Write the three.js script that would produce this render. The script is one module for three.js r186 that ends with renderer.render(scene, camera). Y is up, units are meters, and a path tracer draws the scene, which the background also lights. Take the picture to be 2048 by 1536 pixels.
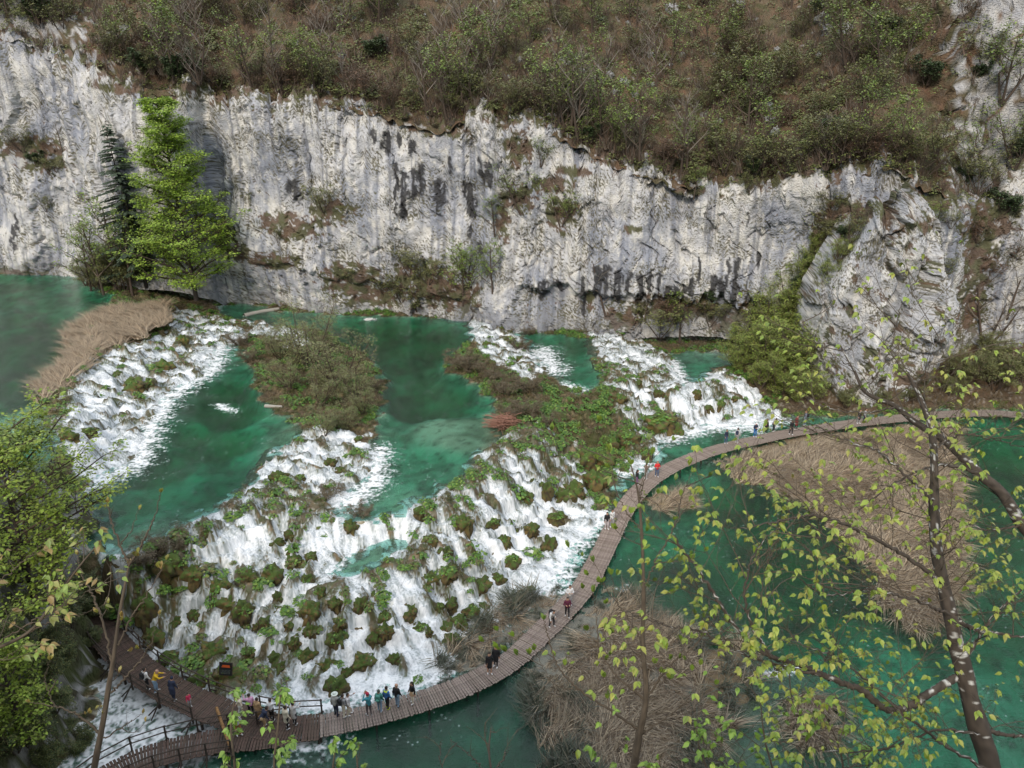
import * as THREE from 'three';
import { mergeGeometries, mergeVertices } from 'three/addons/utils/BufferGeometryUtils.js';
import { MarchingCubes } from 'three/addons/objects/MarchingCubes.js';
import { createNoise2D, createNoise3D } from 'simplex-noise';

// ------------------------------------------------------------------ camera, sky, sun, exposure
const scene = new THREE.Scene();
const EYE = new THREE.Vector3(0, 37, 0), PITCH = 22 * Math.PI / 180, FOCAL = 1540;
const camera = new THREE.PerspectiveCamera(2 * Math.atan(768 / FOCAL) * 180 / Math.PI, 4 / 3, 0.3, 2000);
camera.position.copy(EYE);
camera.rotation.set(-PITCH, 0, 0);
camera.updateMatrixWorld();
const renderer = new THREE.WebGLRenderer({ antialias: true });
renderer.toneMapping = THREE.LinearToneMapping;
renderer.toneMappingExposure = 1.78;
renderer.shadowMap.enabled = true;

{ // bright overcast sky: brighter overhead, cool
  const W = 128, H = 64, d = new Float32Array(W * H * 4);
  for (let j = 0; j < H; j++) {
    const el = ((j + 0.5) / H - 0.5) * Math.PI, s = Math.sin(el);
    const L = s > 0 ? 0.36 + 0.5 * s : 0.36 * Math.exp(s * 4) + 0.09;
    for (let i = 0; i < W; i++) {
      const k = (j * W + i) * 4;
      d[k] = L * 0.92; d[k + 1] = L * 0.985; d[k + 2] = L * 1.07; d[k + 3] = 1;
    }
  }
  const sky = new THREE.DataTexture(d, W, H, THREE.RGBAFormat, THREE.FloatType);
  sky.mapping = THREE.EquirectangularReflectionMapping;
  sky.magFilter = sky.minFilter = THREE.LinearFilter;
  sky.needsUpdate = true;
  scene.background = sky;
  scene.environment = sky;
}
const sun = new THREE.DirectionalLight(0xfff1de, 1.5);
sun.position.set(-45, 110, 55);
sun.target.position.set(0, 5, -80);
sun.shadow.radius = 26;
sun.castShadow = true;
Object.assign(sun.shadow.camera, { left: -120, right: 120, top: 120, bottom: -120, near: 1, far: 400 });
sun.shadow.mapSize.set(4096, 4096);
scene.add(sun, sun.target);

// ------------------------------------------------------------------ helpers
function rng(seed) { let a = seed >>> 0; return () => { a = (a + 0x6D2B79F5) | 0; let t = Math.imul(a ^ (a >>> 15), 1 | a); t = (t + Math.imul(t ^ (t >>> 7), 61 | t)) ^ t; return ((t ^ (t >>> 14)) >>> 0) / 4294967296; }; }
const R = rng(7);
const n2 = createNoise2D(rng(11)), n3 = createNoise3D(rng(12));
const clamp = (x, a = 0, b = 1) => x < a ? a : x > b ? b : x;
const lerp = (a, b, t) => a + (b - a) * t;
const sstep = (a, b, x) => { const t = clamp((x - a) / (b - a)); return t * t * (3 - 2 * t); };
function fbm2(x, y, o = 4) { let s = 0, a = 0.5; for (let i = 0; i < o; i++) { s += a * n2(x, y); x = x * 2.03 + 7.1; y = y * 2.03 - 3.7; a *= 0.5; } return s; }
function fbm3(x, y, z, o = 4) { let s = 0, a = 0.5; for (let i = 0; i < o; i++) { s += a * n3(x, y, z); x = x * 2.03 + 7.1; y = y * 2.03 - 3.7; z = z * 2.03 + 1.9; a *= 0.5; } return s; }
const sp = Math.sin(PITCH), cp = Math.cos(PITCH);
// where the sight line through a photo position meets the level plane y = h (used once, to survey the place from the photograph)
function at(px, py, h) {
  const a = (px - 1024) / FOCAL, b = (768 - py) / FOCAL;
  const dy = -sp + cp * b, dz = -cp - sp * b, t = (h - EYE.y) / dy;
  return [a * t, h, dz * t];
}
function atZ(px, py, z) { const a = (px - 1024) / FOCAL, b = (768 - py) / FOCAL, dy = -sp + cp * b, dz = -cp - sp * b, t = z / dz; return [a * t, EYE.y + dy * t, z]; }
function atD(px, py, t) { const a = (px - 1024) / FOCAL, b = (768 - py) / FOCAL; return new THREE.Vector3(a * t, EYE.y + (-sp + cp * b) * t, (-cp - sp * b) * t); }
const taken = {};
function numbered(n) { const k = taken[n] = (taken[n] ?? -1) + 1; return k ? `${n}_${String(k).padStart(3, '0')}` : n; }
function shade(o) { o.castShadow = o.receiveShadow = true; return o; }
function tag(o, label, category, group, kind) { if (label) o.userData.label = label; if (category) o.userData.category = category; if (group) o.userData.group = group; if (kind) o.userData.kind = kind; return o; }
function mesh(name, geo, mat, parent = scene) { const m = shade(new THREE.Mesh(geo, mat)); m.name = parent === scene ? numbered(name) : name; parent.add(m); return m; }
function thing(name, label, category, p = [0, 0, 0], turn = 0, group) { const g = new THREE.Group(); g.name = numbered(name); g.position.set(...p); g.rotation.y = turn; scene.add(g); return tag(g, label, category, group); }
function copyOf(o, label, p, turn = 0, s = 1) { const c = o.clone(); c.name = numbered(o.userData.base ?? o.name.replace(/_\d{3}$/, '')); c.userData = { ...o.userData, label }; delete c.userData.base; c.position.set(...p); c.rotation.y = turn; if (Array.isArray(s)) c.scale.set(...s); else c.scale.setScalar(s); scene.add(c); return c; }
function bufGeo(pos, idx, col, uv) {
  const g = new THREE.BufferGeometry();
  g.setAttribute('position', new THREE.BufferAttribute(pos instanceof Float32Array ? pos : new Float32Array(pos), 3));
  if (col) g.setAttribute('color', new THREE.BufferAttribute(col instanceof Float32Array ? col : new Float32Array(col), 3));
  if (uv) g.setAttribute('uv', new THREE.BufferAttribute(uv instanceof Float32Array ? uv : new Float32Array(uv), 2));
  if (idx) g.setIndex(new THREE.BufferAttribute(idx instanceof Uint32Array ? idx : new Uint32Array(idx), 1));
  g.computeVertexNormals();
  return g;
}
function noiseTex(n, f, seedShift = 0, srgb = false) { // seamless grain
  const d = new Uint8Array(n * n * 4);
  for (let j = 0; j < n; j++) for (let i = 0; i < n; i++) {
    const u = i / n, v = j / n;
    let s = 0;
    for (const [wx, wy, w] of [[u, v, (1 - u) * (1 - v)], [u - 1, v, u * (1 - v)], [u, v - 1, (1 - u) * v], [u - 1, v - 1, u * v]]) s += w * f(wx + seedShift, wy);
    const b = clamp(s) * 255, k = (j * n + i) * 4;
    d[k] = d[k + 1] = d[k + 2] = b; d[k + 3] = 255;
  }
  const t = new THREE.DataTexture(d, n, n); t.wrapS = t.wrapT = THREE.RepeatWrapping; t.magFilter = THREE.LinearFilter; t.needsUpdate = true; if (srgb) t.colorSpace = THREE.SRGBColorSpace;
  return t;
}
const grainTex = noiseTex(512, (u, v) => 0.5 + 0.9 * fbm2(u * 14, v * 14, 5));
const rippleTex = noiseTex(512, (u, v) => 0.5 + 0.55 * fbm2(u * 9 + 0.4 * n2(u * 4, v * 4), v * 20, 4));

// ------------------------------------------------------------------ survey of the pools and banks
const poly = (level, pts) => ({ level, p: pts.map(([a, b]) => { const w = at(a, b, level); return [w[0], w[2]]; }) });
const POOL = {
  upper: poly(7.0, [[-300, 548], [0, 548], [60, 546], [150, 549], [178, 570], [228, 592], [205, 632], [152, 658], [158, 700], [120, 752], [86, 800], [100, 850], [128, 878], [105, 915], [40, 950], [-300, 990]]),
  left: poly(4.8, [[438, 692], [482, 690], [502, 740], [520, 800], [562, 832], [602, 852], [588, 884], [542, 912], [515, 942], [492, 985], [430, 1022], [380, 1047], [330, 1075], [262, 1104], [200, 1100], [60, 1085], [60, 990], [150, 985], [205, 950], [262, 912], [292, 852], [332, 790], [402, 752], [430, 716]]),
  middle: poly(4.0, [[428, 612], [490, 604], [560, 622], [700, 631], [850, 632], [942, 640], [946, 682], [902, 704], [890, 740], [940, 762], [990, 800], [1002, 842], [990, 882], [952, 922], [940, 950], [872, 990], [830, 1012], [762, 1036], [702, 1042], [662, 1012], [702, 985], [750, 932], [745, 882], [760, 832], [772, 772], [742, 722], [652, 662], [560, 652], [502, 642], [450, 636]]),
  narrow: poly(3.2, [[1032, 664], [1120, 667], [1182, 680], [1192, 722], [1212, 772], [1162, 788], [1130, 768], [1096, 748], [1072, 718], [1050, 692]]),
  step: poly(2.0, [[1340, 705], [1440, 702], [1470, 722], [1402, 758], [1362, 778], [1350, 750]]),
  terrace: poly(2.7, [[642, 1150], [702, 1110], [742, 1082], [802, 1070], [790, 1110], [742, 1142], [702, 1162]]),
  lake: poly(0, [[470, 1424], [540, 1412], [620, 1408], [700, 1394], [820, 1368], [892, 1336], [940, 1272], [1062, 1192], [1112, 1152], [1130, 1092], [1190, 1042], [1220, 1002], [1240, 942], [1292, 930], [1320, 892], [1350, 862], [1420, 852], [1502, 852], [1570, 834], [1640, 830], [1720, 834], [1800, 828], [1900, 818], [2048, 822], [2500, 826], [2500, 1800], [380, 1800], [400, 1560], [430, 1500]]),
  torrent: poly(-0.5, [[222, 1262], [262, 1310], [345, 1378], [440, 1428], [410, 1500], [380, 1560], [360, 1800], [20, 1800], [120, 1536], [172, 1440], [204, 1340], [196, 1290]]),
};
const POOLS = Object.values(POOL);
const ISLES = [
  poly(0, [[1438, 925], [1500, 892], [1640, 864], [1800, 848], [1905, 850], [1885, 905], [1890, 1000], [1902, 1100], [1882, 1245], [1800, 1245], [1762, 1150], [1702, 1082], [1630, 1012], [1562, 982], [1480, 962]]).p,
  poly(0, [[1132, 1238], [1202, 1178], [1268, 1200], [1330, 1262], [1420, 1292], [1500, 1312], [1480, 1380], [1440, 1440], [1420, 1536], [1400, 1800], [1150, 1800], [1112, 1500], [1088, 1430], [1020, 1352], [1062, 1302]]).p,
  poly(0, [[890, 1322], [962, 1258], [1022, 1212], [1100, 1186], [1112, 1222], [1042, 1288], [962, 1342], [900, 1352]]).p,
  poly(0, [[1262, 1000], [1300, 985], [1368, 990], [1365, 1008], [1320, 1018]]).p,
  poly(0, [[1600, 1400], [1650, 1410], [1652, 1462], [1600, 1468]]).p,
];
const SHOAL = poly(0, [[1330, 1262], [1540, 1300], [1600, 1340], [1680, 1420], [1640, 1500], [1560, 1560], [1440, 1700], [1400, 1500]]).p;
const CASC = [
  poly(6, [[352, 600], [440, 612], [510, 655], [450, 690], [420, 735], [335, 785], [300, 840], [272, 915], [200, 955], [112, 900], [150, 800], [196, 730], [288, 690], [345, 650]]).p,
  poly(4.4, [[545, 890], [640, 865], [722, 865], [758, 900], [748, 960], [706, 1000], [696, 1048], [590, 1000], [550, 940]]).p,
  poly(4.4, [[490, 636], [560, 648], [620, 680], [600, 700], [520, 680]]).p,
  poly(2.5, [[240, 1135], [330, 1100], [420, 1060], [545, 985], [600, 985], [690, 1042], [850, 1002], [930, 950], [1000, 900], [1085, 868], [1150, 880], [1190, 960], [1225, 1000], [1195, 1050], [1135, 1090], [1112, 1160], [1060, 1200], [940, 1280], [892, 1345], [820, 1376], [700, 1402], [600, 1415], [470, 1432], [340, 1380], [260, 1310], [210, 1240]]).p,
  poly(1.6, [[1185, 672], [1300, 700], [1345, 735], [1352, 775], [1440, 745], [1540, 790], [1580, 835], [1500, 858], [1400, 856], [1310, 880], [1296, 920], [1240, 946], [1262, 870], [1215, 775], [1180, 690]]).p,
  poly(3.6, [[955, 636], [1035, 652], [1085, 700], [1110, 745], [1050, 750], [975, 722], [935, 670]]).p,
];
const BANK = poly(0, [[262, 1104], [205, 1200], [190, 1290], [200, 1340], [168, 1440], [112, 1536], [20, 1800], [-1500, 1800], [-1500, 1104]]).p;
const FARBANK = poly(0, [[1560, 828], [1640, 824], [1720, 828], [1800, 822], [1900, 812], [2048, 816], [2600, 820], [2600, 640], [1560, 640]]).p;
function sdist(P, x, z) { // negative inside
  let d = 1e18, ins = false;
  for (let i = 0, j = P.length - 1; i < P.length; j = i++) {
    const ax = P[j][0], az = P[j][1], ex = P[i][0] - ax, ez = P[i][1] - az, wx = x - ax, wz = z - az;
    const t = clamp((wx * ex + wz * ez) / (ex * ex + ez * ez)), qx = wx - ex * t, qz = wz - ez * t, q = qx * qx + qz * qz;
    if (q < d) d = q;
    if ((P[i][1] > z) !== (az > z) && x < ax + ex * (z - az) / ez) ins = !ins;
  }
  return ins ? -Math.sqrt(d) : Math.sqrt(d);
}
// coarse survey grid
const GX0 = -92, GZ0 = -134, GD = 0.4, GNX = 491, GNZ = 271;
const F = {}; for (const k of ['base', 'near', 'casc', 'isle', 'shoal', 'bank', 'far', 'lakeD']) F[k] = new Float32Array(GNX * GNZ);
const poolOf = new Int8Array(GNX * GNZ), poolSd = POOLS.map(() => new Float32Array(GNX * GNZ));
for (let j = 0; j < GNZ; j++) for (let i = 0; i < GNX; i++) {
  const x = GX0 + i * GD, z = GZ0 + j * GD, k = j * GNX + i;
  const wx = x + 0.9 * n2(x * 0.35, z * 0.35) + 0.35 * n2(x * 1.1, z * 1.1 + 9), wz = z + 0.9 * n2(x * 0.35 + 40, z * 0.35) + 0.35 * n2(x * 1.1 + 40, z * 1.1);
  let best = 1e9, bi = 0, sw = 0, sl = 0;
  for (let p = 0; p < POOLS.length; p++) {
    const d = sdist(POOLS[p].p, wx, wz); poolSd[p][k] = d;
    if (d < best) { best = d; bi = p; }
    const w = 1 / Math.pow(Math.max(d, 0) + 0.25, 2.6); sw += w; sl += w * POOLS[p].level;
  }
  poolOf[k] = bi; F.near[k] = best; F.base[k] = best <= 0 ? POOLS[bi].level : sl / sw;
  let c = 1e9; for (const P of CASC) c = Math.min(c, sdist(P, wx, wz)); F.casc[k] = c;
  c = 1e9; for (const P of ISLES) c = Math.min(c, sdist(P, wx, wz)); F.isle[k] = c;
  F.shoal[k] = sdist(SHOAL, wx, wz); F.bank[k] = sdist(BANK, wx, wz); F.far[k] = sdist(FARBANK, wx, wz);
}
function samp(f, x, z) {
  const u = clamp((x - GX0) / GD, 0, GNX - 1.001), v = clamp((z - GZ0) / GD, 0, GNZ - 1.001), i = u | 0, j = v | 0, a = u - i, b = v - j, k = j * GNX + i;
  return (f[k] * (1 - a) + f[k + 1] * a) * (1 - b) + (f[k + GNX] * (1 - a) + f[k + GNX + 1] * a) * b;
}
const poolAt = (x, z) => poolOf[Math.round(clamp((z - GZ0) / GD, 0, GNZ - 1)) * GNX + Math.round(clamp((x - GX0) / GD, 0, GNX - 1))];
// shallows and deeps seen in the photograph: [px, py, level, radius, depth]
const DEPTHS = [[720, 690, 4, 10, 4.2], [860, 700, 4, 9, 4.0], [840, 790, 4, 6, 4.2], [470, 790, 4.8, 6, 4.2], [350, 900, 4.8, 6, 3.6], [60, 690, 7, 13, 4.6], [0, 760, 7, 10, 4.6], [70, 598, 7, 6, 2.4], [1500, 1090, 0, 10, 4.8], [1580, 1080, 0, 7, 4.8], [1640, 1180, 0, 7, 4.2], [1960, 960, 0, 9, 4.6], [1480, 1200, 0, 6, 4.5], [1110, 690, 3.2, 5, 2.6],
  [830, 940, 4, 7, 1.2], [780, 985, 4, 5, 0.8], [720, 1010, 4, 4, 0.6], [870, 858, 4, 3.6, 0.3], [920, 862, 4, 4, 0.22], [970, 864, 4, 4, 0.22], [590, 872, 4.8, 3.5, 0.5], [545, 925, 4.8, 4, 0.5], [500, 965, 4.8, 4, 0.9], [420, 1040, 4.8, 5, 0.45], [310, 1085, 4.8, 5, 0.4], [410, 960, 4.8, 5, 1.8],
  [90, 830, 7, 5, 0.22], [70, 852, 7, 5, 0.22], [1350, 1030, 0, 5, 2.0], [1400, 925, 0, 4, 1.4], [1800, 1400, 0, 8, 1.5], [1980, 1480, 0, 9, 0.9], [1750, 1500, 0, 7, 1.1], [1160, 1080, 0, 4, 1.5], [850, 1480, 0, 12, 2.6], [1390, 735, 2, 5, 1.0], [720, 1120, 2.7, 4, 0.5]].map(([a, b, l, r, d]) => { const w = at(a, b, l); return [w[0], w[2], r, d]; });
const DMAX = [3.6, 2.8, 3.4, 2.0, 1.1, 0.6, 3.4, 0.9];
function terrace(h, x, z, step) {
  const q = h / step + 0.55 * n2(x * 0.22, z * 0.22) + 0.2 * n2(x * 0.7, z * 0.7), fl = Math.floor(q), fr = q - fl;
  return h + (sstep(0.3, 0.72, fr) - fr) * step * 0.85;
}
function flowBase(x, z) { // top of the tufa under running water
  let h = samp(F.base, x, z);
  const nr = samp(F.near, x, z);
  const k = sstep(0.3, 2.0, nr);
  if (k > 0) h = lerp(h, terrace(h, x, z, 1.05), k) + k * (0.22 * n2(x * 0.5, z * 0.5) + 0.1 * n2(x * 1.4, z * 1.4));
  return h;
}
function ground(x, z) {
  const nr = samp(F.near, x, z), cs = samp(F.casc, x, z);
  let h;
  if (nr <= 0) {
    const p = poolAt(x, z), L = POOLS[p].level, dm = DMAX[p];
    let dep = dm * (1 - Math.exp(nr * 0.75 / dm));
    const edge = 1 - Math.exp(nr * 1.1);
    for (const [dx, dz, r, dd] of DEPTHS) { const q = ((x - dx) ** 2 + (z - dz) ** 2) / (r * r); if (q < 6) dep = lerp(dep, dd * edge, Math.exp(-q * q * 0.8)); }
    dep *= 1 + 0.28 * fbm2(x * 0.16, z * 0.16, 3) * 2;
    dep += 0.12 * fbm2(x * 0.8, z * 0.8, 3) * edge;
    h = L - Math.max(dep, 0.04 * edge);
    if (p === 6) {
      const s = samp(F.shoal, x, z), i = samp(F.isle, x, z);
      if (s < 1.5) h = lerp(h, -0.28 + 0.35 * fbm2(x * 0.5, z * 0.5, 3), sstep(1.5, -1, s));
      if (i < 1.2) h = lerp(h, 0.06 + 0.1 * n2(x * 0.8, z * 0.8), sstep(1.2, -0.5, i));
    }
  } else {
    h = flowBase(x, z);
    const rim = sstep(0.15, 0.6, nr) * (0.1 + 0.12 * n2(x * 0.9, z * 0.9));
    h += lerp(rim + 0.12 * fbm2(x * 0.7, z * 0.7, 3), -0.03, sstep(0.6, -0.4, cs));
  }
  const b = samp(F.bank, x, z);
  if (b < 0) { const r = -b; h = Math.max(h, -0.5) * (1 - sstep(0, 3, r)) + (r < 5 ? 2.0 * r : 10 + (r - 5) * 0.9) * sstep(-0.2, 1, r) + sstep(0, 3, r) * (1.4 * fbm2(x * 0.3, z * 0.3, 4) + 0.9 * fbm2(x * 0.9, z * 0.9, 3) + h * 0.5); }
  const fb = samp(F.far, x, z);
  if (fb < 0 && nr > -1) { const r = -fb; h = Math.max(h, 0) + 0.28 * r + 0.9 * sstep(1, 5, r) * fbm2(x * 0.35, z * 0.35, 4); }
  if (z > -36) h -= (z + 36) * 0.02;
  return h;
}
// first ground point along the sight line through a photo position
function onGround(px, py) {
  const a = (px - 1024) / FOCAL, b = (768 - py) / FOCAL, dy = -sp + cp * b, dz = -cp - sp * b;
  let t0 = 38, t = 38;
  for (; t < 150; t += 0.5) { if (EYE.y + dy * t < ground(a * t, dz * t)) break; t0 = t; }
  let lo = t0, hi = t;
  for (let i = 0; i < 12; i++) { const m = (lo + hi) / 2; if (EYE.y + dy * m < ground(a * m, dz * m)) hi = m; else lo = m; }
  return [a * hi, ground(a * hi, dz * hi), dz * hi];
}
// ------------------------------------------------------------------ terrain of pools, barriers and banks
const soilC = [0.085, 0.058, 0.034], mudC = [0.19, 0.16, 0.10], marlC = [0.50, 0.47, 0.36], mossC = [0.05, 0.065, 0.016], strawC = [0.27, 0.2, 0.11], tufaC = [0.14, 0.105, 0.055], rockC = [0.46, 0.46, 0.47];
const mixc = (a, b, t) => [lerp(a[0], b[0], t), lerp(a[1], b[1], t), lerp(a[2], b[2], t)];
const groundMat = new THREE.MeshStandardMaterial({ vertexColors: true, roughness: 0.95, bumpMap: grainTex.clone(), bumpScale: 0.12 });
groundMat.bumpMap.repeat.set(60, 34); groundMat.bumpMap.needsUpdate = true;
{
  const D = 0.26, NX = Math.floor(195 / D), NZ = Math.floor(107 / D), pos = new Float32Array(NX * NZ * 3), col = new Float32Array(NX * NZ * 3), uv = new Float32Array(NX * NZ * 2);
  for (let j = 0; j < NZ; j++) for (let i = 0; i < NX; i++) {
    const x = GX0 + i * D, z = GZ0 + j * D, k = j * NX + i, h = ground(x, z), nr = samp(F.near, x, z), cs = samp(F.casc, x, z), b = samp(F.bank, x, z), fb = samp(F.far, x, z);
    pos[k * 3] = x; pos[k * 3 + 1] = h; pos[k * 3 + 2] = z; uv[k * 2] = (x - GX0) / 196; uv[k * 2 + 1] = (z - GZ0) / 108;
    const a = fbm2(x * 0.5, z * 0.5, 4), c2 = fbm2(x * 1.7 + 50, z * 1.7, 3), c3 = fbm2(x * 0.16 + 9, z * 0.16, 3);
    let c;
    const p = poolAt(x, z);
    if (nr < 0) {
      c = mixc(marlC, mudC, clamp(0.35 + 1.1 * c3 + 0.5 * a));
      c = mixc(c, [0.12, 0.1, 0.06], sstep(0.15, 0.5, c2 * 0.6 + a * 0.7) * 0.8);
      if (p === 6) {
        const s = samp(F.shoal, x, z), il = samp(F.isle, x, z);
        if (s < 1) c = mixc(c, mixc([0.13, 0.105, 0.075], [0.24, 0.2, 0.15], clamp(0.5 + a + c2)), 0.8);
        if (il < 0.8) c = mixc(c, mixc(soilC, strawC, clamp(0.5 + c2)), 0.9);
        if (z > -52 && x > -35 && x < 12) c = mixc(c, [0.2, 0.23, 0.22], 0.6);
      }
    } else {
      c = mixc(soilC, mossC, clamp(0.5 + 1.3 * a));
      c = mixc(c, strawC, sstep(0.05, 0.5, c2 + 0.5 * c3) * 0.7);
      c = mixc(c, tufaC, sstep(1.5, 0.2, cs) * 0.7);
    }
    if (b < -0.3) c = mixc(mixc([0.045, 0.04, 0.024], mossC, clamp(0.5 + a + 0.8 * c2)), mixc([0.2, 0.2, 0.19], [0.36, 0.36, 0.36], clamp(0.5 + 1.5 * c2)), sstep(0.12, 0.2, fbm2(x * 0.5 + 5, h * 0.5 + z * 0.4, 4)) * sstep(9, 3, -b));
    if (fb < -0.5 && nr > -0.5) c = mixc(c, mixc([0.1, 0.06, 0.035], [0.3, 0.27, 0.24], sstep(0.2, 0.5, c2 + 0.4 * a)), 0.75);
    col.set(c, k * 3);
  }
  const idx = [];
  for (let j = 0; j < NZ - 1; j++) for (let i = 0; i < NX - 1; i++) {
    const k = j * NX + i; idx.push(k, k + NX, k + 1, k + 1, k + NX, k + NX + 1);
  }
  tag(mesh('valley_ground', bufGeo(pos, idx, col, uv), groundMat), 'valley floor with tufa barriers, pale lake beds and mossy banks', 'ground', null, 'structure');
}

// ------------------------------------------------------------------ foam and running water maps (metres in plan)
const TW = 2048, TH = 1128, TDX = 196 / TW, TDZ = 108 / TH;
const smooth = (() => { let a = F.base.slice(); for (let r = 0; r < 3; r++) { const b = a.slice(); for (let j = 2; j < GNZ - 2; j++) for (let i = 2; i < GNX - 2; i++) { const k = j * GNX + i; b[k] = (a[k] * 2 + a[k - 2] + a[k + 2] + a[k - 2 * GNX] + a[k + 2 * GNX]) / 6; } a = b; } return a; })();
function flow(x, z) { const e = 0.5; let gx = samp(smooth, x - e, z) - samp(smooth, x + e, z), gz = samp(smooth, x, z - e) - samp(smooth, x, z + e); gx += 0.12 * n2(x * 0.3, z * 0.3); gz += 0.12 * n2(x * 0.3 + 30, z * 0.3); const l = Math.hypot(gx, gz) || 1; return [gx / l, gz / l, l]; }
const seg = (level, reach, pts) => ({ reach, level, p: pts.map(([a, b]) => { const w = at(a, b, level); return [w[0], w[2]]; }) });
const FOAMS = [
  seg(0, 1.6, [[560, 1418], [640, 1412], [720, 1395], [830, 1368]]), seg(0, 1.5, [[830, 1368], [892, 1338], [940, 1274]]), seg(0, 2.6, [[940, 1274], [1062, 1194], [1112, 1152]]), seg(0, 2.0, [[1112, 1152], [1130, 1094]]), seg(0, 2.6, [[1130, 1094], [1190, 1044]]),
  seg(0, 1.6, [[1240, 944], [1292, 932]]), seg(0, 2.0, [[1330, 880], [1420, 854], [1500, 856], [1566, 840]]), seg(0, 1.5, [[300, 1540], [380, 1520]]), seg(0, 1.7, [[600, 1482], [650, 1470]]), seg(0, 0.8, [[1250, 1180], [1275, 1215]]), seg(0, 0.6, [[1540, 1345], [1590, 1335]]),
  seg(4.8, 2.2, [[440, 692], [425, 740], [340, 792], [304, 850], [275, 925], [200, 965]]), seg(4.8, 0.75, [[436, 808], [448, 816], [470, 822]]),
  seg(4, 2.0, [[758, 902], [748, 962], [704, 1004]]), seg(4, 0.9, [[735, 638], [748, 638]]), seg(3.2, 2.6, [[1085, 700], [1108, 742]]), seg(3.2, 1.4, [[1130, 770], [1165, 780]]), seg(2, 1.2, [[1345, 720], [1370, 770]]), seg(2.7, 1.4, [[700, 1095], [650, 1140]]), seg(-0.5, 12, [[200, 1300], [320, 1420], [260, 1500], [200, 1540]]),
];
function segDist(P, x, z) { let d = 1e9; for (let i = 0; i < P.length - 1; i++) { const [ax, az] = P[i], ex = P[i + 1][0] - ax, ez = P[i + 1][1] - az, wx = x - ax, wz = z - az, t = clamp((wx * ex + wz * ez) / (ex * ex + ez * ez + 1e-9)); d = Math.min(d, Math.hypot(wx - ex * t, wz - ez * t)); } return d; }
// places with more leaf and moss than water: [px, py, radius m, strength]
const DRY = [[1130, 870, 7, 0.75], [1080, 900, 5, 0.5], [1180, 900, 5, 0.6], [1200, 830, 6, 0.7], [1100, 960, 3, 0.35], [1230, 870, 4, 0.7], [980, 960, 4, 0.4], [900, 1020, 3, 0.3], [450, 1345, 4, 0.5], [380, 1340, 3, 0.4], [500, 1260, 2.4, 0.25], [290, 1240, 2.8, 0.45], [420, 1170, 2.5, 0.4], [480, 1200, 2.5, 0.5], [620, 1230, 2.2, 0.4], [730, 1230, 2, 0.3], [840, 1130, 3, 0.35], [930, 1150, 2.5, 0.5], [870, 1170, 2.5, 0.4], [560, 1010, 3, 0.4], [1330, 850, 2.6, 0.75], [1240, 760, 3, 0.4], [1450, 800, 2, 0.5], [1330, 880, 3, 0.6], [340, 1110, 3, 0.6], [580, 1330, 3, 0.35]];
const DRYW = DRY.map(([a, b, r, s]) => { const w = onGround(a, b); return [w[0], w[2], r, s]; });
const dryness = (x, z) => { let d = 0; for (const [dx, dz, r, s] of DRYW) { const q = ((x - dx) ** 2 + (z - dz) ** 2) / (r * r); if (q < 4) d = Math.max(d, s * Math.exp(-q)); } return d; };
const runTex = new Uint8Array(TW * TH * 4), poolTex = new Uint8Array(TW * TH * 4), passTex = new Uint8Array(TW * TH * 4), lic = new Float32Array(TW * TH), wetMap = new Float32Array(TW * TH);
const toS = (c) => clamp(c <= 0.0031308 ? 12.92 * c : 1.055 * Math.pow(c, 1 / 2.4) - 0.055) * 255;
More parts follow.
